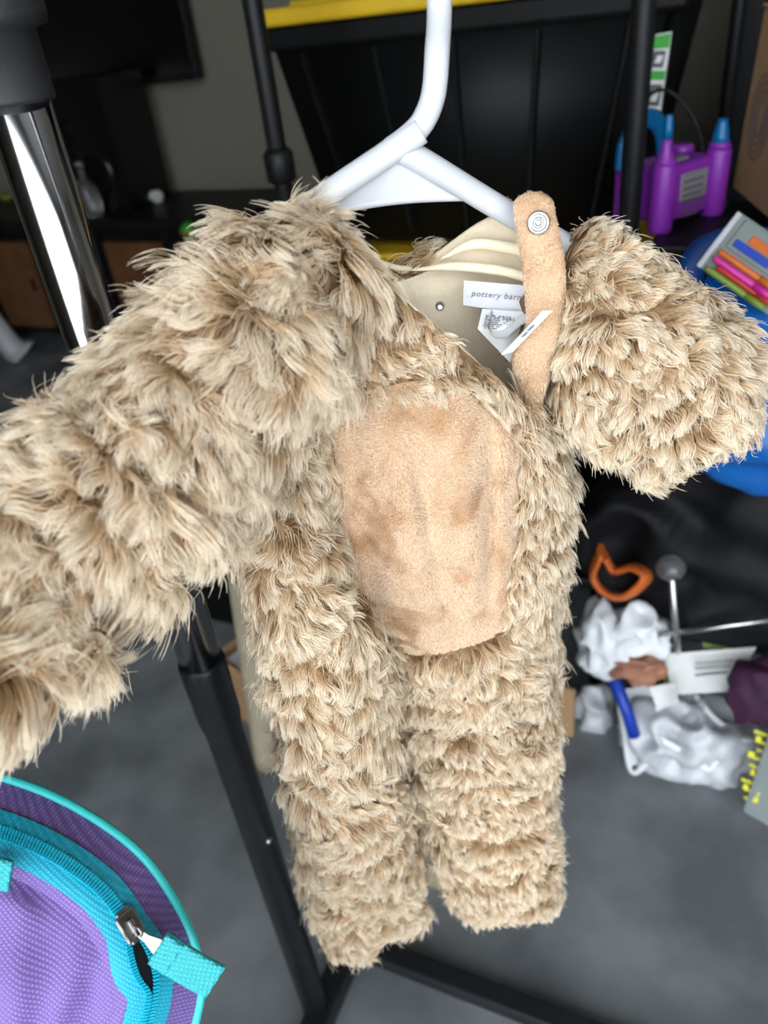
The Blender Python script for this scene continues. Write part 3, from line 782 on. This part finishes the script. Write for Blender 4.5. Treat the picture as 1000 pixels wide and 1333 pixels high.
pt = from_bm('pull_tab', bm, M['gunmetal'], sld)
# webbing pull
wl = [o_ + pa * x - pn * (6.0 * max(0, x - .010) ** 2) for x in np.linspace(.0085, .034, 24)]
WB = np.array([[q + pb * y for y in np.linspace(-.0068, .0068, 9)] for q in wl])
def thick(name, G_, th, m, parent, nv):
    o = uv_mesh(name, G_, False, m, parent)
    md = o.modifiers.new('th', 'SOLIDIFY'); md.thickness = th; md.offset = 0
    return o
web = thick('pull_webbing', WB, .0018, M['teal_web'], sld, pn)
fold_ = thick('webbing_fold', np.array([[q + pb * y + pn * .0013 for y in np.linspace(-.0066, .0066, 9)] for q in wl[:8]]), .0010, M['teal_web'], sld, pn)
# little loop tab on the front panel
tb = [P(x, y, .2815) for x, y in ((-40, 1128), (0, 1137), (14, 1141))]
TB = np.array([[q + nrm(P(0, 1160, .281) - P(6, 1120, .281)) * y for y in np.linspace(-.0055, .0055, 7)] for q in catmull(tb, 10)])
thick('webbing_tab', TB, .002, M['teal_web'], bagE, None)
zlow = np.vstack([fg.reshape(-1, 3), back.reshape(-1, 3)]); low = zlow[np.argmin(zlow[:, 2])]; mid = zlow.mean(0)
stool = empty('wooden_stool', label='plain wooden stool under the purple zip bag', cat='stool')
SXY = np.array([mid[0] - .02, low[1] + .02]); sz = low[2]
lathe('seat', (SXY[0], SXY[1], sz - .03), ZD, [(.10, 0), (.105, .005), (.105, .025), (.10, .03)], M['tan_wood'], stool, 32)
for k in range(4):
    a_ = math.pi / 4 + k * math.pi / 2; c_, s_ = math.cos(a_), math.sin(a_)
    tube('leg', [(SXY[0] + .07 * c_, SXY[1] + .07 * s_, sz - .02), (SXY[0] + .11 * c_, SXY[1] + .11 * s_, 0)], .012, M['tan_wood'], stool, 12)

# ------------------------------------------------------------------ shelving with storage totes
shelf = empty('storage_shelf', label='black plastic shelving unit holding the black totes', cat='shelf')
FV = .905
UL, UR = -.545, -.116
def post(u, v, top=1.75):
    tube('post', [W(u, v, 0), W(u, v, top)], .0118, M['black_plastic'], shelf, 20)
    for z in (.15, .765, 1.27):
        if z < top and not (z == .765 and u > UL): lathe('collar', W(u, v, z), ZD, [(.0125, 0), (.019, .004), (.019, .035), (.0125, .042)], M['black_plastic'], shelf, 16)
for u, v in ((UL, FV), (UR, FV), (UL - .17, 1.62), (UR + .06, 1.62)): post(u, v)
post(.37, FV, .25); post(.37, 1.62, .25)
box('shelf_board', (UL - .19, FV - .014, .196), (-.098, 1.64, .214), M['black_plastic'], shelf, .004)
box('shelf_board', (-.094, .82, .196), (.39, 1.64, .214), M['black_plastic'], shelf, .004)
box('shelf_board', (UL - .19, FV - .014, 1.315), (UR + .08, 1.64, 1.337), M['black_plastic'], shelf, .004)
def tote(u0, u1, v0, v1, z0, z1, lid_m, label, lidh=.028, grp=None):
    t = empty('storage_tote', label=label, cat='storage tote', group=grp)
    t.matrix_world = ROOM
    bm = bmesh.new(); tp = .055
    a = [(u0 + tp, v0 + tp * .6, z0), (u1 - tp, v0 + tp * .6, z0), (u1 - tp, v1 - tp * .6, z0), (u0 + tp, v1 - tp * .6, z0)]
    b = [(u0, v0, z1 - lidh), (u1, v0, z1 - lidh), (u1, v1, z1 - lidh), (u0, v1, z1 - lidh)]
    A = [bm.verts.new(p) for p in a]; B = [bm.verts.new(p) for p in b]
    bm.faces.new(A[::-1]); bm.faces.new(B)
    for i in range(4): bm.faces.new((A[i], A[(i + 1) % 4], B[(i + 1) % 4], B[i]))
    bmesh.ops.bevel(bm, geom=bm.edges[:], offset=.012, segments=3, affect='EDGES')
    from_bm('body', bm, M['tote_black'], t, True)
    n = 5
    for i in range(n):                                   # ribs on the front
        f = (i + .5) / n; xb = u0 + tp + (u1 - u0 - 2 * tp) * f; xt = u0 + (u1 - u0) * f
        bm = bmesh.new(); h = .006
        lo, hi = z0 + .02, z1 - lidh - .035
        yb = v0 + tp * .6 * (1 - (lo - z0) / (z1 - lidh - z0)); yt = v0 + tp * .6 * (1 - (hi - z0) / (z1 - lidh - z0))
        vs = [bm.verts.new(p) for p in ((xb - h, yb + .002, lo), (xb + h, yb + .002, lo), (xt + h, yt + .002, hi), (xt - h, yt + .002, hi), (xb - h * .4, yb - .006, lo), (xb + h * .4, yb - .006, lo), (xt + h * .4, yt - .006, hi), (xt - h * .4, yt - .006, hi))]
        for f_ in ((4, 5, 6, 7), (0, 4, 7, 3), (1, 2, 6, 5), (0, 1, 5, 4), (3, 7, 6, 2)): bm.faces.new([vs[q] for q in f_])
        from_bm('rib', bm, M['tote_black'], t)
    bm = bmesh.new(); add_box(bm, (u0 - .004, v0 - .004, z1 - lidh - .03), (u1 + .004, v1 + .004, z1 - lidh + .002), .006, 2)
    from_bm('rim', bm, M['tote_black'], t)
    bm = bmesh.new(); add_box(bm, (u0 - .018, v0 - .018, z1 - lidh), (u1 + .018, v1 + .018, z1 - .006), .006, 3); add_box(bm, (u0 + .03, v0 + .03, z1 - .01), (u1 - .03, v1 - .03, z1), .004, 2)
    from_bm('lid', bm, lid_m, t)
    return t
G_ = 'black totes on the shelving'
t1 = tote(-.665, -.10, 1.12, 1.56, .622, .956, M['yellow_plastic'], 'black tote with yellow lid at hanger hook height, topmost of its stack', grp=G_)
tote(-.66, -.12, 1.11, 1.56, .215, .606, M['yellow_plastic'], 'black tote with yellow lid seen below the hanger, second in its stack', grp=G_)
tote(-.675, -.11, 1.12, 1.56, .0, .190, M['yellow_plastic'], 'low black tote with yellow lid standing on the floor under the shelf', lidh=.02, grp=G_)
# sticker on the top tote
st_ = empty('shelf_label_sticker', label='narrow green and white sticker strip on the topmost tote', cat='sticker')
def on_v(px, py, v): return PV(px, py, v)
def strip(name, p4, m, parent, v=.968, th=.0012):
    pts = [on_v(x, y, v) for x, y in p4]
    return plate(name, pts, th, m, parent)
strip('paper', [(854, 45), (875, 41), (860, 148), (842, 152)], M['paper'], st_, 1.118)
strip('green_band', [(853, 47), (874, 43), (871, 62), (851, 64)], M['green'], st_, 1.1166)
strip('green_band', [(849, 92), (867, 92), (865, 104), (847, 104)], M['green'], st_, 1.1166)
for (y0, y1) in ((66, 88), (110, 138)):
    strip('print_block', [(853 - (y0 - 60) * .11, y0), (868 - (y0 - 60) * .11, y0), (866 - (y1 - 60) * .11, y1), (851 - (y1 - 60) * .11, y1)], M['grey_ink'], st_, 1.1166)
    strip('print_core', [(857 - (y0 - 60) * .11, y0 + 6), (865 - (y0 - 60) * .11, y0 + 6), (863 - (y1 - 60) * .11, y1 - 6), (855 - (y1 - 60) * .11, y1 - 6)], M['paper'], st_, 1.1152)
# black bin under the pump
BZ = .69
bin_ = empty('storage_bin', label='plain black storage bin under the purple balloon pump', cat='storage bin')
box('body', (-.085, .91, .2145), (.34, 1.09, BZ - .02), M['tote_black'], bin_, .006)
box('lid', (-.092, .903, BZ - .02), (.348, 1.098, BZ), M['tote_black'], bin_, .004)

# ------------------------------------------------------------------ balloon pump
pump = empty('balloon_pump', label='purple electric balloon pump with blue handle and two blue nozzles', cat='balloon pump')
pA, pB = Fl(858, 302, BZ), Fl(926, 279, BZ)
px_ = nrm(pB - pA); wpm = np.linalg.norm(pB - pA); py_ = np.cross(ZD, px_)
PM = frame(pA, px_, ZD)
hp = .074; dp = .062
def lp(x, y, z): return pA + px_ * x + py_ * y + ZD * z
bm = bmesh.new(); add_box(bm, (0, -.004, .008), (wpm, dp, hp - .006), .006, 3, PM)
from_bm('body', bm, M['purple_plastic'], pump)
for x, yy in ((0, 0), (wpm, 0), (0, dp - .01), (wpm, dp - .01)):
    c_ = lathe('corner_column', lp(x, yy, 0), ZD, [(.0125, 0), (.0138, .004), (.0138, hp - .004), (.0125, hp)], M['purple_plastic'], pump, 24)
for x, hh, rr in ((0.0, .044, .0095), (wpm, .0, .0)):
    nz_ = lathe('nozzle', lp(x, 0, hp), ZD, [(.0125, 0), (.0105, .003), (.0075, .010), (.0058, .020), (.0055, .024)] if x == 0 else [(.0125, 0), (.012, .004), (.011, .006)], M['purple_plastic'], pump, 20)
    lathe('nozzle_tip', lp(x, 0, hp + (.024 if x == 0 else .004)), ZD, [(.0054, 0), (.0050, .010), (.0038, .022), (.003, .024)] if x == 0 else [(.0095, 0), (.009, .008), (.006, .021), (.005, .026)], M['blue_plastic'], nz_, 20)
hd = [lp(-.012, .05, hp - .01), lp(-.008, .05, hp + .018), lp(.010, .05, hp + .036), lp(.034, .05, hp + .036), lp(.052, .05, hp + .018), lp(.058, .05, hp - .01)]
tube('handle', catmull(hd, 30), .0068, M['blue_plastic'], pump, 14, flat=1.6, up=tuple(py_))
bm = bmesh.new(); add_box(bm, (.024, -.0055, .028), (wpm - .022, -.003, hp - .016), .002, 2, PM); gl = from_bm('rating_label', bm, M['grey_label'], pump)
for k in range(6):
    bm = bmesh.new(); z_ = hp - .024 - k * .0075; add_box(bm, (.028, -.0062, z_ - .0025), (.028 + (wpm - .052) * random.uniform(.6, 1), -.0050, z_), 0, 1, PM); from_bm('print_line', bm, M['grey_ink'], gl)
bm = bmesh.new(); add_box(bm, (.018, .012, hp - .0065), (.055, .034, hp - .003), .001, 1, PM); from_bm('top_plate', bm, M['grey_label'], pump)
tube('power_cord', catmull([lp(wpm * .55, dp - .012, hp), lp(wpm * .7, .09, hp + .045), lp(wpm + .01, .09, hp + .055), lp(wpm + .03, .06, hp + .02), lp(wpm + .032, .03, .03), lp(wpm + .028, .0, .004)], 40), .0022, M['black_plastic'], pump, 8)

# ------------------------------------------------------------------ cardboard box beside the pump
cA, cB = Fl(950, 264, BZ), Fl(992, 289, BZ)
cx_ = nrm(cB - cA); cy_ = np.cross(ZD, cx_)
cb = empty('cardboard_box', label='brown cardboard box tilted beside the purple balloon pump', cat='cardboard box')
tilt = Matrix.Rotation(math.radians(6), 4, 'Y')
CM = frame(cA + ZD * .017, cx_, ZD) @ tilt
def cbox(name, lo, hi, m, parent, M_, bev=.001): 
    bm = bmesh.new(); add_box(bm, lo, hi, bev, 1, M_); return from_bm(name, bm, m, parent)
cbox('body', (0, 0, 0), (.15, .10, .19), M['cardboard'], cb, CM, .003)
cbox('flap', (0, -.002, .19), (.15, .048, .193), M['cardboard'], cb, CM); cbox('flap', (0, .052, .19), (.15, .102, .193), M['cardboard'], cb, CM)
for k in range(4):
    tube('ink_ring', [np.array(CM @ Vector((.045 + (.008 + .006 * k) * math.cos(t), -.0012, .09 + (.02 + .008 * k) * math.sin(t)))) for t in np.linspace(0, 6.28, 30)], .0006, M['grey_ink'], cb, 6, cap=False)

# ------------------------------------------------------------------ lumpy soft goods
def lump(name, c, r, m, folds=.012, fs=.05, seed=1, e=.7, parent=None, flat=None, nu=64, nv=44, Mx=ROOM, **kw):
    """soft bag: superellipsoid with pinched folds; c, r in room coordinates"""
    th = np.linspace(0, 2 * math.pi, nu, endpoint=False); ph_ = np.linspace(-math.pi / 2 + .02, math.pi / 2 - .02, nv)
    sg = lambda v: np.sign(v) * np.abs(v) ** e
    X_ = (sg(np.cos(ph_))[:, None] * sg(np.cos(th))[None]) * r[0]; Y_ = (sg(np.cos(ph_))[:, None] * sg(np.sin(th))[None]) * r[1]; Z_ = np.repeat(sg(np.sin(ph_))[:, None], nu, 1) * r[2]
    p = np.stack([X_, Y_, Z_], -1).reshape(-1, 3); n = nrm(p / np.array(r) ** 2)
    f = 1 - 2 * np.abs(noise3(p, fs, seed, 2)); f2 = noise3(p, fs * 2.2, seed + 1, 1)
    p = p + n * (folds * f + folds * .8 * f2)[:, None] + np.array(c)
    if flat is not None: p[:, 2] = np.maximum(p[:, 2], flat)
    p = (np.array(Mx.to_3x3()) @ p.T).T + np.array(Mx.translation)
    fs_ = grid_faces(nv, nu) + [tuple(range(nu))[::-1], tuple((nv - 1) * nu + j for j in range(nu))]
    return mesh(name, p, fs_, m, parent, **kw)
lump('black_duffel', (.065, .832, .335), (.20, .052, .122), M['black_fabric'], .016, .07, 301, .75, None, .2145, label='crumpled black fabric bag between the blue bag and the plastic bags', cat='bag')
bb = empty('blue_bag', label='large shiny blue carrier bag bulging beside the fur sleeve', cat='bag')
lump('body', (.100, .795, .605), (.145, .08, .132), M['blue_tarp'], .014, .06, 311, .8, bb)
rimp = [W(*UV(PV(x, y, v))) for x, y, v in ((893, 420, .76), (896, 360, .775), (920, 325, .79), (965, 315, .80), (1030, 320, .80))]
tube('rolled_rim', catmull(rimp, 30), .014, M['blue_inner'], bb, 12)
# pack of markers lying on the blue bag
mp = empty('marker_pouch', label='clear plastic pouch of coloured markers lying on the blue bag', cat='pouch')
mo = PV(972, 350, .705); mx_ = nrm(PV(1000, 392, .695) - PV(925, 340, .705)); my_ = nrm(PV(985, 318, .70) - PV(950, 372, .70)); mz_ = nrm(np.cross(mx_, my_)); mz_ = mz_ if mz_ @ (CAM - mo) > 0 else -mz_
MP = frame(mo, mx_, mz_) @ Matrix.Scale(.64, 4)
cbox('film_back', (-.055, -.034, -.010), (.075, .048, -.0085), M['grey_pack'], mp, MP)
cbox('card', (-.040, .006, -.0085), (.07, .046, -.006), M['grey_pack'], mp, MP)
cbox('card_stripe', (-.02, .024, -.0059), (.07, .036, -.005), M['orange'], mp, MP)
cbox('card_stripe', (-.034, .012, -.0059), (.02, .022, -.005), M['blue_deep'], mp, MP)
cbox('seal', (-.055, -.034, -.0085), (-.048, .048, -.006), M['clear_film'], mp, MP)
mats_ = [('magenta', 'bright pink marker in the pouch on the blue bag'), ('lime', 'yellow-green marker in the pouch on the blue bag'), ('red', 'red marker in the pouch on the blue bag'), ('orange', 'orange marker in the pouch on the blue bag')]
for (mm, ll), yy in zip(mats_, (-.012, -.028, -.020, -.003)):
    mk = empty('marker_pen', label=ll, cat='marker', group='markers in the clear pouch')
    st0 = np.array(MP @ Vector((-.042 + .01 * (mm == 'red'), yy, -.002 - .005 * (mm in ('red', 'orange'))))); 
    lathe('barrel', st0, mx_, [(.0024, 0), (.0028, .0015), (.0028, .039), (.0024, .040)], M[mm], mk, 14)
    lathe('cap', st0 + mx_ * .040, mx_, [(.0031, 0), (.0031, .017), (.0024, .019)], M[mm], mk, 14)
# orange strap loop
og = tube('orange_strap', catmull([PV(x, y, v) for x, y, v in ((783, 716, .775), (772, 748, .775), (788, 772, .765), (815, 776, .762), (842, 752, .765), (826, 738, .775), (800, 742, .78), (786, 722, .778))], 50), .013, M['orange'], None, 10, flat=.4, label='orange strap loop hanging in front of the black fabric bag', cat='strap')
# ------------------------------------------------------------------ floor clutter at the shelf foot
rod = empty('wire_stand', label='thin metal rod stand with round knob among the plastic bags', cat='stand')
r0, r1 = PV(890, 930, .825), PV(874, 745, .735)
tube('rod', [r0, r1], .0042, M['steel'], rod, 12)
lathe('knob', r1 - nrm(r1 - r0) * .002, nrm(r1 - r0), [(.004, -.004), (.012, .001), (.0165, .009), (.016, .016), (.010, .023), (.003, .025)], M['smoke_plastic'], rod, 20)
lathe('foot', (r0[0], r0[1], max(0.0, r0[2] - .012)), ZD, [(.016, 0), (.016, .006), (.009, .009), (.006, .014)], M['steel'], rod, 20)
tube('cross_bar', [PV(848, 828, .765), PV(1010, 806, .765)], .0032, M['steel'], rod, 10)
cbag = empty('clear_plastic_bag', label='clear crinkled plastic bag with white edges on the floor', cat='plastic bag')
lump('film', (.025, .785, .055), (.085, .055, .055), M['clear_film'], .012, .035, 321, .8, cbag, .001)
for pts in ([(800, 880, .80), (812, 950, .75), (822, 1005, .73), (845, 985, .735), (858, 920, .76)], [(858, 960, .735), (900, 985, .735), (925, 1000, .73), (945, 965, .75), (982, 962, .77)], [(905, 905, .80), (935, 940, .78), (980, 965, .77)]):
    tube('white_edge', catmull([PV(*q) for q in pts], 40), .0042, M['white_bag'], cbag, 8, flat=.35)
def sheet(name, crn, m, parent=None, th=.0008, bulge=.006, **kw):
    a, b, c, d = [PV(*q) for q in crn]; g = []; nn = nrm(np.cross(b - a, d - a))
    for i in range(9):
        for j in range(9):
            s, t = j / 8, i / 8
            g.append((a * (1 - s) + b * s) * (1 - t) + (d * (1 - s) + c * s) * t + nn * bulge * math.sin(3.1 * s + .4) * math.sin(2.6 * t + .3))
    g = np.array(g); F_ = grid_faces(9, 9, False)
    return mesh(name, np.vstack([g, g - nn * th]), F_ + [tuple(k + 81 for k in f[::-1]) for f in F_], m, parent, **kw)
sheet('white_flap', [(802, 900, .79), (850, 890, .79), (846, 985, .735), (818, 1000, .73)], M['white_bag'], cbag)
sheet('white_flap', [(862, 945, .765), (905, 930, .77), (930, 985, .735), (880, 988, .735)], M['clear_film'], cbag)
wb = empty('white_plastic_bag', label='puffy white plastic bag slumped against the metal rod stand', cat='plastic bag')
wc = UV(PV(792, 832, .775)); lump('body', tuple(wc), (.040, .035, .050), M['white_bag'], .010, .035, 331, .8, wb)
wc2 = UV(PV(832, 822, .775)); lump('fold', tuple(wc2), (.030, .022, .045), M['white_bag'], .010, .03, 334, .8, wb)
wl_ = UV(PV(775, 925, .83)); lump('tail', tuple(wl_), (.026, .03, .05), M['clear_film'], .006, .03, 338, .8, wb)
tc_ = UV(PV(828, 872, .745)); lump('brown_pouch', tuple(tc_), (.034, .014, .018), M['brown_skin'], .005, .02, 341, .8, None, label='reddish brown pouch poking out of the white plastic bag', cat='pouch')
tube('blue_toy_bar', [PV(800, 885, .755), PV(816, 925, .745), PV(826, 958, .735)], .0085, M['blue_deep'], None, 12, label='dark blue plastic bar leaning on the clear plastic bag', cat='toy')
lf = sheet('paper_leaflet', [(860, 852, .775), (985, 842, .785), (955, 900, .76), (872, 905, .745)], M['paper'], None, label='pale printed leaflet behind the metal rod stand', cat='leaflet')
sheet('green_edge', [(857, 852, .772), (864, 852, .772), (876, 905, .742), (869, 906, .742)], M['lime'], lf, bulge=.002)
for k in range(5):
    sheet('print_line', [(905, 862 + 8 * k, .7665), (955 - 4 * k, 858 + 8 * k, .7685), (955 - 4 * k, 860.5 + 8 * k, .7675), (905, 864.5 + 8 * k, .7655)], M['grey_pack'], lf, bulge=.0)
sheet('lime_card', [(915, 822, .80), (1010, 812, .80), (1010, 842, .79), (915, 848, .79)], M['lime'], None, label='lime green card lying behind the pale leaflet', cat='card')
sheet('cream_scrap', [(845, 895, .74), (880, 888, .74), (885, 915, .735), (855, 925, .73)], M['paper'], None, label='small cream paper scrap under the reddish brown pouch', cat='paper')
vc = UV(PV(992, 905, .745)); lump('violet_cloth', tuple(vc), (.035, .025, .05), M['violet_cloth'], .006, .03, 351, .8, None, label='dark violet fabric bundle at the end of the pale leaflet', cat='fabric')
# grey packet with yellow lettering
pk = sheet('grey_packet', [(1008, 930, .735), (1060, 940, .735), (1022, 1080, .700), (968, 1048, .705)], M['grey_pack'], None, th=.012, bulge=.003, label='grey packet with yellow lettering standing on the floor', cat='packet')
pa_, pb_ = PV(986, 1046, .697), PV(1012, 952, .7275)
pu_ = nrm(pb_ - pa_); pw_ = nrm(np.cross(CAM - pa_, pu_)); bm = bmesh.new()
for k in range(9):                                       # blurred block lettering: too soft in the picture to read
    o = pa_ + (pb_ - pa_) * (k / 9); hgt = .016 + .004 * ((k * 7) % 3)
    for a0, a1, w0_, w1_ in ((0, .3, 0, 1), (.3, .75, (k % 2) * .7, (k % 2) * .7 + .3)):
        q = [o + (pb_ - pa_) / 9 * a + pw_ * hgt * w_ for a, w_ in ((a0, w0_), (a1, w0_), (a1, w1_), (a0, w1_))]
        bm.faces.new([bm.verts.new(x) for x in q])
from_bm('lettering', bm, M['yellow_ink'], pk)
cab = empty('black_cabinet', label='tall black cabinet against the far wall behind the cardboard box', cat='cabinet')
q0 = UV(PV(958, 20, 1.75))[0]
box('carcass', (q0, 1.77, .0), (q0 + .62, 2.25, 1.7), M['tote_black'], cab, .006)
for k in range(2):
    dr = box('door', (q0 + .01 + k * .302, 1.752, .03), (q0 + .308 + k * .302, 1.7695, 1.68), M['tote_black'], cab, .004)
    box('handle', (q0 + .275 + k * .05, 1.735, .8), (q0 + .285 + k * .05, 1.7515, .95), M['black_metal'], dr, .002)
# ------------------------------------------------------------------ left: boxes behind the costume
kb = empty('open_carton', label='brown carton with papers on top standing behind the rack pole', cat='cardboard box')
KM = frame(W(-.665, .66, 0), UD * .95 - VD * .3, ZD)
cbox('wall', (0, 0, 0), (.16, .004, .13), M['cardboard'], kb, KM); cbox('wall', (0, .116, 0), (.16, .12, .13), M['cardboard'], kb, KM)
cbox('wall', (0, .004, 0), (.004, .116, .13), M['cardboard'], kb, KM); cbox('wall', (.156, .004, 0), (.16, .116, .13), M['cardboard'], kb, KM)
cbox('bottom', (.004, .004, 0), (.156, .116, .004), M['cardboard'], kb, KM)
cbox('shipping_label', (.10, -.002, .004), (.135, -.0004, .03), M['paper'], kb, KM)
cbox('paper_stack', (.012, .012, .0045), (.148, .108, .118), M['paper'], None, KM)
bpy.data.objects['paper_stack']['label'] = 'stack of grey papers inside the brown carton'; bpy.data.objects['paper_stack']['category'] = 'papers'
km = empty('rolled_mat', label='khaki rolled mat standing upright behind the long trouser leg', cat='mat')
k0 = Fl(350, 992); k1 = PV(318, 745, UV(k0)[1] - .01)
tube('outer_wrap', catmull([k0, (k0 + k1) / 2, k1], 14), .021, M['khaki'], km, 18); 
tube('inner_roll', [k1 - nrm(k1 - k0) * .02, k1 + nrm(k1 - k0) * .004], .012, M['khaki'], km, 14)
kc = empty('black_crate', label='black plastic crate on the floor behind the brown carton', cat='crate')
for lo, hi, n_ in (((-.93, .845, 0), (-.60, .865, .30), 'wall'), ((-.93, 1.06, 0), (-.60, 1.08, .30), 'wall'), ((-.93, .865, 0), (-.91, 1.06, .30), 'wall'), ((-.62, .865, 0), (-.60, 1.06, .30), 'wall'), ((-.91, .865, .0), (-.62, 1.06, .02), 'bottom'), ((-.94, .835, .28), (-.59, .847, .31), 'rim')):
    box(n_, lo, hi, M['tote_black'], kc, .003)
tw = empty('wood_block', label='small pale wooden block on the floor seen between the trouser legs', cat='wood block')
b0 = UV(Fl(566, 1158)); box('block', (b0[0] - .018, b0[1], 0), (b0[0] + .018, b0[1] + .05, .05), M['tan_wood'], tw, .002); box('top_cap', (b0[0] - .019, b0[1] - .001, .05), (b0[0] + .019, b0[1] + .051, .054), M['tan_wood'], tw, .001)
tp_ = empty('cardboard_offcut', label='flat tan cardboard offcut leaning by the right edge of the costume', cat='cardboard')
b0 = UV(Fl(728, 985)); box('sheet', (b0[0] - .05, b0[1] + .04, 0), (b0[0] + .012, b0[1] + .046, .10), M['cardboard'], tp_, .001); box('fold', (b0[0] - .05, b0[1] + .046, 0), (b0[0] - .046, b0[1] + .10, .10), M['cardboard'], tp_, .001)

# ------------------------------------------------------------------ left background: television and console
tv = empty('television', label='black flat television hanging on the far wall', cat='television')
b1 = UV(PV(256, 104, VB - .08)); 
box('panel', (b1[0] - 1.05, VB - .075, b1[2]), (b1[0], VB - .03, b1[2] + .62), M['screen'], tv, .006)
box('bezel', (b1[0] - 1.05, VB - .08, b1[2]), (b1[0], VB - .0751, b1[2] + .018), M['black_plastic'], tv, .002)
box('bracket', (b1[0] - .65, VB - .03, b1[2] + .15), (b1[0] - .40, VB, b1[2] + .45), M['black_metal'], tv, .002)
con = empty('media_console', label='long black console with brown wooden doors against the far wall', cat='console')
CZ = .46; c1 = -1.35; c0 = -3.05; CF = 1.96
box('top', (c0 - .01, CF - .02, CZ - .03), (c1 + .01, VB - .02, CZ), M['black_plastic'], con, .003)
box('carcass', (c0, CF + .02, .06), (c1, VB - .02, CZ - .031), M['black_plastic'], con, .003)
nd = 6; wd_ = (c1 - c0) / nd
for i in range(nd):
    x0 = c0 + i * wd_
    dr = box('door', (x0 + .030, CF, .08), (x0 + wd_ - .030, CF + .0195, CZ - .075), M['brown_wood'], con, .003)
    box('knob', (x0 + wd_ - .055, CF - .012, .22), (x0 + wd_ - .045, CF - .0005, .26), M['black_metal'], dr, .002)
    box('stile', (x0 - .014, CF + .002, .06), (x0 + .014, CF + .0195, CZ - .04), M['black_plastic'], con, .002)
for u in (c0 + .05, c1 - .05):
    for v in (CF + .05, VB - .07): box('leg', (u - .02, v - .02, 0), (u + .02, v + .02, .0595), M['black_plastic'], con, .002)
tw2 = empty('black_speaker', label='tall black speaker standing on the console below the television', cat='speaker')
s1 = UV(PV(172, 236, 2.06)); box('cabinet', (s1[0] - .20, 2.02, CZ), (s1[0], 2.24, b1[2] + .05), M['screen'], tw2, .006); lathe('cone', W(s1[0] - .1, 2.021, CZ + .12), -VD, [(.07, 0), (.07, .004), (.05, .006), (.02, .002)], M['screen'], tw2, 24)
def bottle(name, px, py, v, r, h, m, label):
    b = empty(name, label=label, cat='bottle'); q = UV(PV(px, py, v))
    lathe('body', W(q[0], v, CZ), ZD, [(r * .9, 0), (r, .006), (r, h * .5), (r * .85, h * .58), (r * .34, h * .74), (r * .32, h * .95)], m, b, 20)
    lathe('cap', W(q[0], v, CZ + h * .95), ZD, [(r * .4, 0), (r * .4, h * .06), (r * .3, h * .07)], M['steel'], b, 14)
bottle('glass_bottle', 118, 265, 1.98, .034, .16, M['glass'], 'clear glass bottle standing on the console before the speaker')
bottle('glass_bottle', 95, 262, 1.985, .028, .25, M['glass'], 'taller slim glass bottle on the console beside the chrome pole')
wt = lump('crumpled_tissue', (UV(PV(198, 246, 2.15))[0], 2.15, CZ + .018), (.028, .02, .018), M['paper'], .004, .02, 361, .8, None, CZ, label='crumpled white tissue on the console beside the speaker', cat='tissue')
def toy(px, py, z, m, label, r, m2):
    t = empty('toy_ball', label=label, cat='toy'); q = Fl(px, py, z)
    lathe('ball', q - ZD * r, ZD, [(r * math.sin(a), r - r * math.cos(a)) for a in np.linspace(.15, 3.0, 10)], M[m], t, 18); tube('band', arc3(q, UD, VD, r * 1.01, 0, 360, 24), r * .12, M[m2], t, 8, cap=False)
toy(247, 301, CZ + .028, 'green', 'small green toy ball on the console beside the fur shoulder', .024, 'red')
toy(147, 402, .03, 'magenta', 'small magenta toy ball on the floor beside the chrome pole', .03, 'purple_plastic')
toy(8, 256, CZ + .02, 'lime', 'small yellow-green toy ball on the console near the pole top', .02, 'yellow_plastic')
# white leg of a chair at the picture edge
wf = empty('white_chair', label='white plastic chair whose flared foot stands before the brown doors', cat='chair')
f0 = Fl(28, 462, 0); 
def wleg(o, lean):
    p = [o + ZD * .0 + lean * .0, o + ZD * .05 - lean * .03, o + ZD * .2 - lean * .07, o + ZD * .44 - lean * .10]
    tube('leg', catmull(p, 20), np.interp(np.linspace(0, 1, 20), [0, .15, 1], [.075, .045, .036]), M['white_plastic'], wf, 16)
for du, dv in ((0, 0), (-.36, 0), (0, -.36), (-.36, -.36)): wleg(f0 + UD * du + VD * dv, nrm(UD * (1 if du == 0 else -1) + VD * (.6 if dv == 0 else -.6)))
sc2 = f0 - UD * .18 - VD * .18
MW = frame(sc2, UD, ZD)
cbox('seat', (-.21, -.2, .43), (.21, .2, .46), M['white_plastic'], wf, MW, .01)
cbox('backrest', (-.21, -.21, .46), (-.185, .2, .85), M['white_plastic'], wf, MW, .01)
